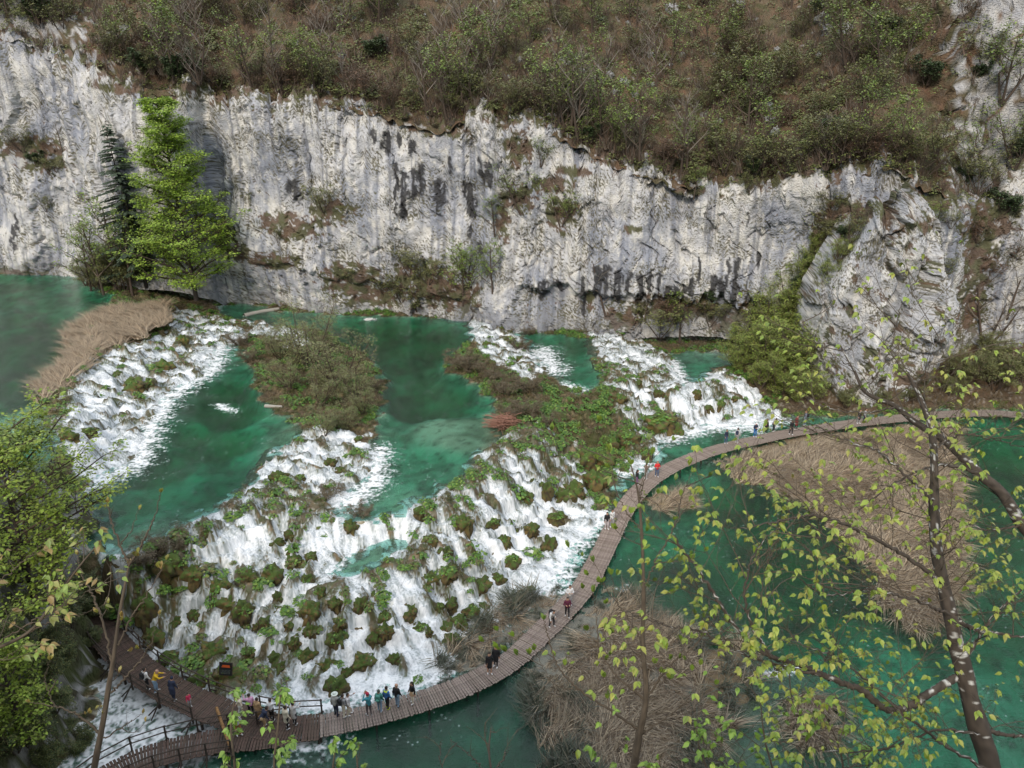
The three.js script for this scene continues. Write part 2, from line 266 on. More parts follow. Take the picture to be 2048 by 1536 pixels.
for (let j = 0; j < TH; j++) for (let i = 0; i < TW; i++) {
  const x = GX0 + (i + 0.5) * TDX, z = GZ0 + (j + 0.5) * TDZ, k = j * TW + i, nr = samp(F.near, x, z), cs = samp(F.casc, x, z);
  let foam = 0;
  if (cs < 1.2) {
    let s = 0, c = 0, w = 0;
    for (const dir of [1, -1]) {
      let px = x, pz = z;
      for (let q = 0; q < 11; q++) {
        const [fx, fz] = flow(px, pz); const wt = 1 - q / 12;
        s += wt * n2(px * 4.2, pz * 4.2); c += wt * (n2(px * 0.5 + 20, pz * 0.5) * 0.55 + 0.75 * n2(px * 1.25 + 20, pz * 1.25)); w += wt;
        px += dir * fx * 0.17; pz += dir * fz * 0.17;
      }
    }
    s /= w; c /= w; lic[k] = s;
    const sl = flow(x, z)[2];
    const fine = n2(x * 9, z * 9), c1 = x < -25 && samp(F.base, x, z) > 4.85;
    let cov = (c1 ? 0.5 : 0.6) + 1.2 * c + 0.95 * s + 0.14 * fine + 0.28 * sstep(0.05, 0.5, sl) - 1.1 * dryness(x, z);
    cov += 0.35 * sstep(2.0, 0.2, nr) * sstep(0.2, -0.5, samp(F.base, x, z) - 0.6);
    cov -= sstep(0, 0.9, cs) * 0.9;
    wetMap[k] = cov;
    const bare = mixc(mixc([0.085, 0.064, 0.034], mossC, clamp(0.45 + 1.2 * fbm2(x * 1.3, z * 1.3, 3))), [0.17, 0.12, 0.06], sstep(0.15, 0.5, fbm2(x * 0.9 + 70, z * 0.9, 3)));
    let col = mixc(bare, [0.3, 0.34, 0.35], sstep(0.3, 0.5, cov));
    col = mixc(col, [0.68, 0.71, 0.74], sstep(0.46, 0.86, cov + 0.12 * fine)); col = mixc(col, [0.86, 0.88, 0.9], sstep(0.8, 1.25, cov + 0.1 * fine));
    runTex[k * 4] = toS(col[0]); runTex[k * 4 + 1] = toS(col[1]); runTex[k * 4 + 2] = toS(col[2]);
  }
  runTex[k * 4 + 3] = 255;
  let pc = [0.56, 0.88, 0.79], pass = 0.982;
  if (nr < 1.5) {
    const p = poolAt(x, z);
    for (const f of FOAMS) {
      if (Math.abs(f.level - POOLS[p].level) > 0.1) continue;
      const d = segDist(f.p, x, z); if (d > f.reach * 2.4) continue;
      const [fx, fz] = [0.8, 0.6], u = x * fx + z * fz, v = -x * fz + z * fx;
      const nz = 0.85 * fbm2(x * 0.8 + 0.6 * n2(x * 1.6, z * 1.6), z * 0.8, 3) + 0.5 * fbm2(x * 2.2, z * 1.6 + 4, 3);
      foam = Math.max(foam, sstep(0.1, 1.15, 0.95 - d / f.reach + 1.25 * nz));
    }
    if (p === 6 || p === 1 || p === 2) foam = Math.max(foam, 0.4 * sstep(0.6, 0.72, fbm2(x * 2.2, z * 3.5 + 11, 3) + 0.35 * fbm2(x * 0.12, z * 0.12, 2)));
    pc = mixc(pc, [0.8, 0.83, 0.85], sstep(0, 0.35, foam)); pass = lerp(pass, 0, foam);
  }
  poolTex[k * 4] = toS(pc[0]); poolTex[k * 4 + 1] = toS(pc[1]); poolTex[k * 4 + 2] = toS(pc[2]); poolTex[k * 4 + 3] = 255;
  passTex[k * 4] = passTex[k * 4 + 1] = passTex[k * 4 + 2] = pass * 255; passTex[k * 4 + 3] = 255;
}
const dtex = (a, srgb) => { const t = new THREE.DataTexture(a, TW, TH); t.magFilter = THREE.LinearFilter; if (srgb) t.colorSpace = THREE.SRGBColorSpace; t.needsUpdate = true; return t; };
const rip = rippleTex.clone(); rip.repeat.set(196 / 5.3, 108 / 5.3); rip.needsUpdate = true;
const waterMat = new THREE.MeshPhysicalMaterial({ color: 0xffffff, map: dtex(poolTex, true), transmission: 1, transmissionMap: dtex(passTex), thickness: 3, ior: 1.333, specularIntensity: 0.7, roughness: 0.06, attenuationColor: new THREE.Color().setRGB(0.4, 0.865, 0.765), attenuationDistance: 1.15, bumpMap: rip, bumpScale: 0.055 });
const POOL_LABEL = [['upper_pool', 'deep green pool behind the straw covered barrier, highest of the pools'], ['left_pool', 'emerald pool between the foaming straw barrier and the willow islet'], ['middle_pool', 'large dark green pool below the stained cliff and beside the willow islet'], ['narrow_pool', 'small green pool at the foot of the overhanging cliff'], ['step_pool', 'shallow clear pool amid the cascade next to the leafy thicket'], ['terrace_pool', 'tiny still pool within the main cascade'], ['lake_water', 'teal lake on both sides of the curved boardwalk'], ['torrent_water', 'white torrent rushing under the railed bridge']];
for (let p = 0; p < POOLS.length; p++) {
  const D = 0.5, P = POOLS[p].p, xs = P.map((q) => q[0]), zs = P.map((q) => q[1]), x0 = Math.max(GX0 + 0.5, Math.min(...xs) - 2), x1 = Math.min(GX0 + 195, Math.max(...xs) + 2), z0 = Math.max(GZ0 + 0.5, Math.min(...zs) - 2), z1 = Math.min(GZ0 + 106.5, Math.max(...zs) + 2);
  const NX = Math.ceil((x1 - x0) / D), NZ = Math.ceil((z1 - z0) / D), id = new Int32Array((NX + 1) * (NZ + 1)).fill(-1), pos = [], uv = [], idx = [];
  const vert = (i, j) => { const k = j * (NX + 1) + i; if (id[k] < 0) { const x = x0 + i * D, z = z0 + j * D; id[k] = pos.length / 3; pos.push(x, POOLS[p].level + (p === 7 ? 0.1 * n2(x * 0.8, z * 0.8) + 0.06 * n2(x * 2, z * 2) : 0), z); uv.push((x - GX0) / 196, (z - GZ0) / 108); } return id[k]; };
  for (let j = 0; j < NZ; j++) for (let i = 0; i < NX; i++) {
    const x = x0 + (i + 0.5) * D, z = z0 + (j + 0.5) * D;
    if (samp(poolSd[p], x, z) > 0.35) continue;
    idx.push(vert(i, j), vert(i, j + 1), vert(i + 1, j), vert(i + 1, j), vert(i, j + 1), vert(i + 1, j + 1));
  }
  tag(mesh(POOL_LABEL[p][0], bufGeo(pos, idx, null, uv), waterMat), POOL_LABEL[p][1], 'water', null, 'structure');
}
// running water over the barriers
const runMat = new THREE.MeshStandardMaterial({ map: dtex(runTex, true), roughness: 0.42, bumpMap: grainTex.clone(), bumpScale: 0.06 });
runMat.bumpMap.repeat.set(196 / 3, 108 / 3); runMat.bumpMap.needsUpdate = true;
{
  const D = 0.19, names = [['straw_barrier_cascade', 'white water falling from the straw covered barrier into the emerald pool'], ['islet_cascade', 'white rapids beside the willow islet'], ['islet_rill', 'thin white rill above the willow islet'], ['main_cascade', 'wide white cascade with leafy mounds above the boardwalk'], ['far_cascade', 'white cascade below the overhanging cliff beside the leafy thicket'], ['cliff_foot_rill', 'small white rapids at the cliff foot by bare brushwood']];
  CASC.forEach((P, c) => {
    const xs = P.map((q) => q[0]), zs = P.map((q) => q[1]), x0 = Math.min(...xs) - 3, x1 = Math.max(...xs) + 3, z0 = Math.min(...zs) - 3, z1 = Math.max(...zs) + 3;
    const NX = Math.ceil((x1 - x0) / D), NZ = Math.ceil((z1 - z0) / D), id = new Int32Array((NX + 1) * (NZ + 1)).fill(-1), pos = [], uv = [], idx = [];
    const own = new Float32Array((NX + 1) * (NZ + 1));
    for (let j = 0; j <= NZ; j++) for (let i = 0; i <= NX; i++) own[j * (NX + 1) + i] = sdist(P, x0 + i * D, z0 + j * D);
    const vert = (i, j) => {
      const k = j * (NX + 1) + i;
      if (id[k] < 0) {
        const x = x0 + i * D, z = z0 + j * D, ti = clamp(Math.round((x - GX0) / TDX - 0.5), 0, TW - 1), tj = clamp(Math.round((z - GZ0) / TDZ - 0.5), 0, TH - 1), q = tj * TW + ti;
        const cs = samp(F.casc, x, z), nr = samp(F.near, x, z), thick = 0.16 + 0.12 * lic[q] + 0.45 * sstep(0.62, 0.2, wetMap[q]) * sstep(0.6, -0.3, cs);
        let y = flowBase(x, z) + thick * sstep(0, 0.8, nr) - 0.5 * sstep(0.2, 1.1, cs);
        if (nr < 0) y = samp(F.base, x, z) - 0.02 + nr * 0.25;
        id[k] = pos.length / 3; pos.push(x, y, z); uv.push((x - GX0) / 196, (z - GZ0) / 108);
      }
      return id[k];
    };
    for (let j = 0; j < NZ; j++) for (let i = 0; i < NX; i++) {
      const x = x0 + (i + 0.5) * D, z = z0 + (j + 0.5) * D;
      if (own[j * (NX + 1) + i] > 1.6 || samp(F.casc, x, z) > 1.2 || samp(F.near, x, z) < -0.9) continue;
      idx.push(vert(i, j), vert(i, j + 1), vert(i + 1, j), vert(i + 1, j), vert(i, j + 1), vert(i + 1, j + 1));
    }
    tag(mesh(names[c][0], bufGeo(pos, idx, null, uv), runMat), names[c][1], 'waterfall', null, 'structure');
  });
}
console.log('water done');

// ------------------------------------------------------------------ limestone cliff and wooded slope above it
const BASE = [[-420, 538, 7.5], [-260, 540, 7.5], [-100, 543, 7.4], [0, 545, 7.3], [150, 547, 7.3], [230, 546, 9], [330, 560, 8.5], [420, 577, 7], [455, 600, 4.4], [540, 618, 4.0], [640, 626, 4.0], [800, 630, 4.0], [950, 641, 3.9], [985, 652, 3.5], [1060, 662, 3.2], [1180, 669, 3.2], [1290, 657, 4.5], [1400, 652, 5], [1520, 662, 5], [1590, 690, 4.2], [1640, 712, 3.4], [1700, 730, 3], [1780, 735, 3], [1860, 728, 3], [1910, 705, 3.6], [1945, 694, 4], [2000, 691, 4.2], [2100, 690, 4.3], [2300, 690, 4.5], [2500, 690, 4.5]].map(([a, b, l]) => { const w = at(a, b, l); return [a, w[0], w[2], l - 0.6]; });
const TOP = [[-420, 10], [-260, 20], [0, 28], [120, 60], [250, 135], [330, 160], [420, 168], [520, 185], [650, 182], [750, 200], [830, 222], [890, 240], [935, 212], [1010, 222], [1100, 242], [1180, 288], [1260, 322], [1350, 348], [1480, 348], [1600, 352], [1660, 335], [1720, 305], [1800, 345], [1890, 385], [1940, 375], [1990, 330], [2100, 330], [2500, 300]];
const lin = (T, x, c) => { let i = 0; while (i < T.length - 2 && T[i + 1][0] < x) i++; return lerp(T[i][c], T[i + 1][c], clamp((x - T[i][0]) / (T[i + 1][0] - T[i][0]))); };
function cubic(T, x, c) { let i = 0; while (i < T.length - 2 && T[i + 1][0] < x) i++; const t = clamp((x - T[i][0]) / (T[i + 1][0] - T[i][0])), e = t * t * (3 - 2 * t); return lerp(T[i][c], T[i + 1][c], lerp(t, e, 0.6)); }
const U0 = -400, U1 = 2460, UN = 1340, LEAN = 0.07;
const foot = []; // plan of the wall
for (let i = 0; i <= UN; i++) { const u = lerp(U0, U1, i / UN), x = cubic(BASE, u, 1), z = cubic(BASE, u, 2), b = cubic(BASE, u, 3); const t = atZ(u, lin(TOP, u, 1), z - 2); foot.push({ u, x, z, b, top: t[1] }); }
for (let r = 0; r < 4; r++) { const c = foot.map((f) => ({ ...f })); for (let i = 1; i < UN; i++) { foot[i].x = (c[i - 1].x + c[i].x * 2 + c[i + 1].x) / 4; foot[i].z = (c[i - 1].z + c[i].z * 2 + c[i + 1].z) / 4; } }
for (let i = 0; i <= UN; i++) { const a = foot[Math.max(0, i - 4)], b = foot[Math.min(UN, i + 4)], l = Math.hypot(b.x - a.x, b.z - a.z); foot[i].nx = -(b.z - a.z) / l; foot[i].nz = (b.x - a.x) / l; }
// where a photo position lies on the wall: [column, height]
function onWall(px, py) { let i = clamp(Math.round((px - U0) / (U1 - U0) * UN), 0, UN), f = foot[i], y = 0; for (let r = 0; r < 4; r++) { const z = f.z - LEAN * Math.max(0, y - f.b) * 0.9, p = atZ(px, py, z); y = p[1]; let best = 1e9; for (let k = Math.max(0, i - 60); k <= Math.min(UN, i + 60); k++) { const d = Math.abs(foot[k].x - p[0]) + 0.2 * Math.abs(foot[k].z - z); if (d < best) { best = d; f = foot[k]; } } } return [f, y]; }
const hash2 = (i, j, k) => { let h = Math.imul(i, 374761393) + Math.imul(j, 668265263) + Math.imul(k, 2147483647 ^ 0x5bd1e995); h = Math.imul(h ^ (h >>> 13), 1274126177); return ((h ^ (h >>> 16)) >>> 0) / 4294967296; };
function blocks(u, v, k) { // offset of the fractured block that (u, v) lies in
  const iu = Math.floor(u), iv = Math.floor(v); let b1 = 9, val = 0, tu = 0, tv = 0;
  for (let a = -1; a <= 1; a++) for (let b = -1; b <= 1; b++) { const cu = iu + a, cv = iv + b, pu = cu + hash2(cu, cv, k), pv = cv + hash2(cu, cv, k + 1), d = (u - pu) ** 2 + (v - pv) ** 2; if (d < b1) { b1 = d; val = hash2(cu, cv, k + 2) - 0.5; tu = (hash2(cu, cv, k + 3) - 0.5) * (u - pu); tv = (hash2(cu, cv, k + 4) - 0.5) * (v - pv); } }
  return val + 1.6 * tu + 1.2 * tv;
}
function wallOut(f, y) { // how far the rock stands proud of the plane of the wall
  const { x, z } = f, q = x * 0.95 + z * 0.6, wu = q + 1.6 * n2(q * 0.14, y * 0.14) + 0.5 * n2(q * 0.6, y * 0.6), wv = y + 1.6 * n2(q * 0.14 + 40, y * 0.14) + 0.5 * n2(q * 0.6 + 40, y * 0.6);
  let d = 1.6 * n3(x * 0.055, y * 0.04, z * 0.055) + 0.9 * fbm3(x * 0.15, y * 0.09, z * 0.15, 3);
  const rough = 0.45 + 0.55 * sstep(-0.2, 0.35, fbm2(q * 0.06 + 4, y * 0.07, 2));
  d += rough * (0.95 * blocks(wu / 5.5, wv / 11, 3) + 0.36 * blocks(wu / 1.9, wv / 3, 13) + 0.2 * blocks(wu / 0.8, wv / 0.85, 23));
  d += 0.3 * (0.35 - Math.abs(n3(q * 0.45, y * 0.1, 4))) + rough * 0.22 * fbm3(x * 0.9, y * 0.7, z * 0.9, 3);
  const cr = Math.abs(n3(q * 0.2 + 0.35 * n2(y * 0.25, 8), y * 0.035, 20)); d -= 0.6 * sstep(0.045, 0, cr);
  if (f.u > 980 && f.u < 1600) { const line = lerp(10, 8.6, (f.u - 980) / 600) + 0.9 * n2(f.u * 0.02, 5) + 0.5 * n2(f.u * 0.07, 2); const w = sstep(980, 1080, f.u) * sstep(1600, 1500, f.u); d += w * (1.1 * sstep(line - 0.5, line + 0.15, y) * sstep(line + 9, line + 1, y) - 0.5 * sstep(line + 0.2, line - 1.5, y)); }
  if (f.u > 430 && f.u < 1000) { const line = lerp(5.6, 13.5, sstep(1000, 560, f.u)) * 0 + lerp(16.5, 9.8, (f.u - 430) / 570) - 4 + 0.8 * n2(f.u * 0.03, 15); const w = sstep(430, 560, f.u) * sstep(1000, 940, f.u); d += w * (0.7 * sstep(line - 0.4, line + 0.2, y) * sstep(line + 8, line + 1, y)); }
  return d;
}
// stains: wide dark streaks, seen in the photograph [px, py top, py bottom, half width px]
const STREAKS = [[745, 262, 280, 6], [772, 268, 300, 9], [790, 270, 285, 7], [818, 285, 305, 8], [790, 330, 420, 6], [805, 350, 430, 10], [835, 335, 385, 11], [822, 345, 390, 7], [868, 365, 400, 10], [880, 368, 405, 8], [870, 400, 420, 6], [898, 318, 345, 5], [938, 370, 430, 9], [925, 370, 395, 5], [962, 318, 355, 5], [974, 330, 368, 5], [935, 455, 470, 7], [955, 490, 505, 8], [1085, 565, 595, 9], [1115, 565, 580, 10], [1168, 555, 630, 5], [1195, 535, 590, 12], [1215, 530, 570, 12], [1238, 540, 600, 9], [1258, 545, 570, 10], [1282, 550, 590, 10], [1300, 550, 575, 8], [1318, 550, 575, 5], [1335, 575, 592, 8], [1350, 575, 592, 7], [1370, 575, 590, 9], [1400, 520, 560, 4], [1430, 555, 590, 12], [1460, 520, 560, 5], [1475, 520, 600, 10], [1497, 550, 592, 4], [1385, 560, 585, 5], [1445, 565, 590, 8], [388, 308, 330, 7], [404, 312, 332, 6], [575, 365, 385, 5], [585, 365, 395, 6], [20, 455, 490, 7], [25, 435, 455, 4], [1765, 440, 520, 4], [1500, 425, 440, 3], [1520, 510, 525, 4]].map(([a, t, b, w]) => { const [f, y1] = onWall(a, t), [, y0] = onWall(a, b), [g] = onWall(a + w, t); return [f.u, y0, y1, Math.max(2.5, Math.abs(g.u - f.u) || w)]; });
// greenery and earth on ledges: [px, py, half width px, half height px]
const MOSSY = [[600, 460, 60, 22], [560, 440, 40, 16], [480, 500, 50, 20], [650, 420, 50, 30], [540, 520, 60, 20], [700, 560, 60, 40], [860, 570, 90, 50], [930, 590, 50, 40], [450, 470, 30, 40], [830, 240, 45, 18], [880, 262, 50, 14], [1220, 310, 60, 22], [1300, 280, 70, 22], [1040, 300, 25, 40], [1000, 440, 14, 60], [1040, 400, 40, 30], [1120, 430, 30, 40], [1100, 370, 40, 22], [1150, 345, 30, 12], [1500, 350, 60, 22], [1590, 335, 50, 20], [1660, 460, 30, 60], [1700, 440, 36, 46], [1630, 500, 30, 60], [1800, 430, 60, 20], [1900, 400, 50, 26], [1960, 500, 30, 120], [60, 300, 70, 26], [90, 330, 50, 20], [30, 545, 60, 8], [250, 175, 60, 14], [380, 180, 30, 20], [1640, 620, 14, 60], [1700, 700, 60, 30], [1800, 740, 50, 30], [1870, 560, 16, 50], [1760, 600, 20, 24], [1340, 620, 120, 30], [1980, 450, 60, 30], [1960, 620, 30, 80], [1965, 520, 34, 150], [1990, 420, 60, 40], [1480, 640, 60, 40], [1180, 600, 14, 26], [1250, 640, 40, 24], [760, 600, 60, 20], [1260, 460, 20, 8], [1390, 385, 30, 10]].map(([a, b, w, h]) => { const [f, y] = onWall(a, b), [, y2] = onWall(a, b - h); return [f.u, y, w, Math.max(0.4, y2 - y)]; });
const ragged = (x) => 1.3 * n2(x * 0.16, 1) + 0.9 * n2(x * 0.45, 7) + 0.5 * n2(x * 1.3, 5);
const cliffMat = new THREE.MeshStandardMaterial({ vertexColors: true, roughness: 0.94, bumpMap: grainTex.clone(), bumpScale: 0.14 });
cliffMat.bumpMap.repeat.set(1 / 4, 1 / 4); cliffMat.bumpMap.needsUpdate = true;
{
  const VN = 210, pos = new Float32Array((UN + 1) * (VN + 1) * 3), col = new Float32Array(pos.length), uv = new Float32Array((UN + 1) * (VN + 1) * 2), idx = [];
  let len = 0;
  for (let i = 0; i <= UN; i++) {
    const f = foot[i]; if (i) len += Math.hypot(f.x - foot[i - 1].x, f.z - foot[i - 1].z);
    for (let j = 0; j <= VN; j++) {
      const k = i * (VN + 1) + j, v = j / VN, y0 = f.b - 1, y = lerp(y0, f.top + ragged(f.x), v);
      const back = LEAN * Math.max(0, y - f.b) + 1.3 * Math.pow(sstep(0.9, 1.0, v), 2), d = wallOut(f, y);
      const x = f.x + f.nx * d, z = f.z + f.nz * d - back;
      pos[k * 3] = x; pos[k * 3 + 1] = y; pos[k * 3 + 2] = z; uv[k * 2] = len; uv[k * 2 + 1] = y;
      // colour: pale limestone, blue-grey weathering, warm cream patches, dark stains, earth on ledges
      const q = len, a = fbm2(q * 0.09, y * 0.06, 4), b = fbm2(q * 0.55 + 30, y * 0.35, 4), st = fbm2(q * 0.75, y * 0.035 + 9, 4), gr = fbm2(q * 2.1, y * 1.8 + 5, 3);
      let c = mixc([0.54, 0.54, 0.55], [0.27, 0.29, 0.345], clamp(0.42 + 1.3 * a + 0.8 * st + 0.5 * gr));
      c = mixc(c, [0.66, 0.645, 0.61], sstep(0.05, 0.32, b - 0.55 * a + 0.4 * gr) * 0.9);
      c = mixc(c, [0.19, 0.2, 0.235], sstep(0.12, 0.45, st + 0.25 * b) * 0.7);
      c = mixc(c, [0.18, 0.18, 0.17], sstep(0.3, 0.55, gr) * 0.55);
      const dots = n2(q * 2.6 + 3, y * 2.6) + 0.5 * n2(q * 5, y * 5), zone = fbm2(q * 0.13 + 60, y * 0.17, 3);
      c = mixc(c, [0.095, 0.085, 0.04], sstep(0.54, 0.72, dots + 1.3 * zone) * 0.9);
      let m = -0.32;
      for (const [mu, my, mw, mh] of MOSSY) { const e = ((f.u - mu) / mw) ** 2 + ((y - my) / mh) ** 2; if (e < 4) m = Math.max(m, 0.5 - 0.42 * e); }
      m = Math.max(m, 0.55 * sstep(0.9, 1.0, v) + 0.1 - 0.35);
      const mn = m + 0.62 * fbm2(q * 0.5 + 80, y * 0.6, 4) + 0.35 * gr;
      const mossy = sstep(0.12, 0.2, mn), brown = sstep(-0.15, 0.2, fbm2(q * 0.35 + 12, y * 0.35, 3));
      c = mixc(c, mixc([0.075, 0.075, 0.022], [0.115, 0.07, 0.042], brown), mossy * 0.92);
      let sk = 0;
      for (const [su, y0s, y1s, w] of STREAKS) { const e = Math.abs(f.u - su + 3 * n2(y * 0.6, su)) / w; if (e < 1.8 && y > y0s - 1.2 && y < y1s + 0.8) { const g = 1.15 - e + 0.7 * b + 0.9 * fbm2(q * 1.6, y * 0.22, 3) - sstep(y0s, y0s - 1.2, y) - 1.4 * sstep(y1s, y1s + 0.7, y); sk = Math.max(sk, sstep(0.1, 0.65, g + 0.5 * gr)); } }
      c = mixc(c, [0.03, 0.03, 0.033], sk * 0.93);
      if (y < f.b + 2.2 + a * 3) c = mixc(c, [0.2, 0.195, 0.19], 0.35);
      col.set(c, k * 3);
      if (i < UN && j < VN) idx.push(k, k + VN + 1, k + 1, k + 1, k + VN + 1, k + VN + 2);
    }
  }
  tag(mesh('cliff', bufGeo(pos, idx, col, uv), cliffMat), 'pale grey limestone cliff with dark water stains', 'cliff', null, 'structure');
}
// wooded slope
const hillTopAt = (i) => foot[clamp(i, 0, UN)];
const hz = foot.map((f, i) => { let s = 0, w = 0; for (let k = -30; k <= 30; k++) { const g = hillTopAt(i + k), e = 31 - Math.abs(k); s += e * (g.z - LEAN * (g.top - g.b)); w += e; } return s / w; });
function slopeY(f, i, q) { // height of the slope q metres behind the brow
  const steep = 0.72 + 1.5 * sstep(1815, 1960, f.u + 0.5 * q * 0) * sstep(0, 5, q) + 0.7 * sstep(330, 60, f.u) * sstep(12, 0, q);
  let y = f.top + 0.1 + steep * q + 0.9 * fbm2(f.x * 0.14, q * 0.14, 4) * sstep(0, 6, q);
  y += 0.35 * (Math.abs(n2(f.x * 0.5, q * 0.5)) - 0.3) + sstep(330, 100, f.u) * 1.6 * fbm2(f.x * 0.25, q * 0.3, 3);
  if (f.u > 1800) y += sstep(1800, 1900, f.u) * 2.5 * fbm2(f.x * 0.2, q * 0.25, 4);
  return y;
}
const hillMat = new THREE.MeshStandardMaterial({ vertexColors: true, roughness: 1, bumpMap: grainTex.clone(), bumpScale: 0.35 });
hillMat.bumpMap.repeat.set(1 / 4.5, 1 / 4.5); hillMat.bumpMap.needsUpdate = true;
{
  const QN = 190, pos = [], col = [], uv = [], idx = [], S = 2, CN = UN / S;
  for (let i = 0; i <= CN; i++) {
    const f = foot[i * S];
    for (let j = 0; j <= QN; j++) {
      const q = -1.0 + Math.pow(j / QN, 1.3) * 75, k = i * (QN + 1) + j;
      const zt = hz[i * S], y = q < 0 ? f.top - 1.1 - 0.7 * Math.pow(-q, 1.3) + 0.5 * n2(f.x * 0.6, q) : slopeY(f, i * S, q) - 1.1 * sstep(2.2, 0, q) + 0.7 * ragged(f.x) * sstep(4, 0, q);
      const x = f.x * (1 + Math.max(q, 0) * 0.004), z = lerp(f.z - LEAN * (f.top - f.b), zt, sstep(0, 8, q)) - 1.6 - q;
      const cragW = sstep(1800, 1880, f.u) * sstep(0, 4, q);
      pos.push(x + cragW * 0.5 * n2(y * 0.5, x * 0.5), y, z + cragW * (1.9 * blocks(x / 4.2 + n2(x * 0.2, y * 0.2), y / 5, 31) + 0.8 * blocks(x / 1.7, y / 1.9, 41) + 0.6 * fbm2(x * 0.5, y * 0.5, 3))); uv.push(x, q < 0 ? q : y);
      const qq = q + (y - f.top - 0.72 * q), a = fbm2(x * 0.12, qq * 0.12, 4), b = fbm2(x * 0.6, qq * 0.6, 4), g = fbm2(x * 2.3, qq * 2.3, 3);
      let c = mixc([0.16, 0.1, 0.062], [0.12, 0.105, 0.058], clamp(0.5 + a * 1.2));
      c = mixc(c, [0.2, 0.105, 0.065], sstep(0.1, 0.45, b) * 0.6);
      c = mixc(c, [0.06, 0.068, 0.022], sstep(0.12, 0.4, fbm2(x * 0.3 + 30, q * 0.3, 3)) * 0.75);
      c = mixc(c, [0.22, 0.17, 0.13], sstep(0.25, 0.5, g) * 0.4);
      const rock = 0.25 * sstep(3.2, 0.3, q + 2.2 * n2(x * 0.3, 4)) + (0.9 * sstep(1815, 1930, f.u) + 0.75 * sstep(330, 120, f.u) * sstep(13, 4, q) - 0.25) * 1.0 + 0.9 * fbm2(x * 0.35 + 66, qq * 0.4, 4) + 0.35 * g - 0.12;
      c = mixc(c, mixc([0.36, 0.365, 0.39], [0.58, 0.565, 0.54], clamp(0.5 + 1.2 * b)), sstep(0.2, 0.3, rock));
      col.push(...c);
      if (i < CN && j < QN) idx.push(k, k + QN + 1, k + 1, k + 1, k + QN + 1, k + QN + 2);
    }
  }
  tag(mesh('hillside', bufGeo(pos, idx, col, uv), hillMat), 'steep slope of brown leaf litter above the cliff', 'hillside', null, 'structure');
}
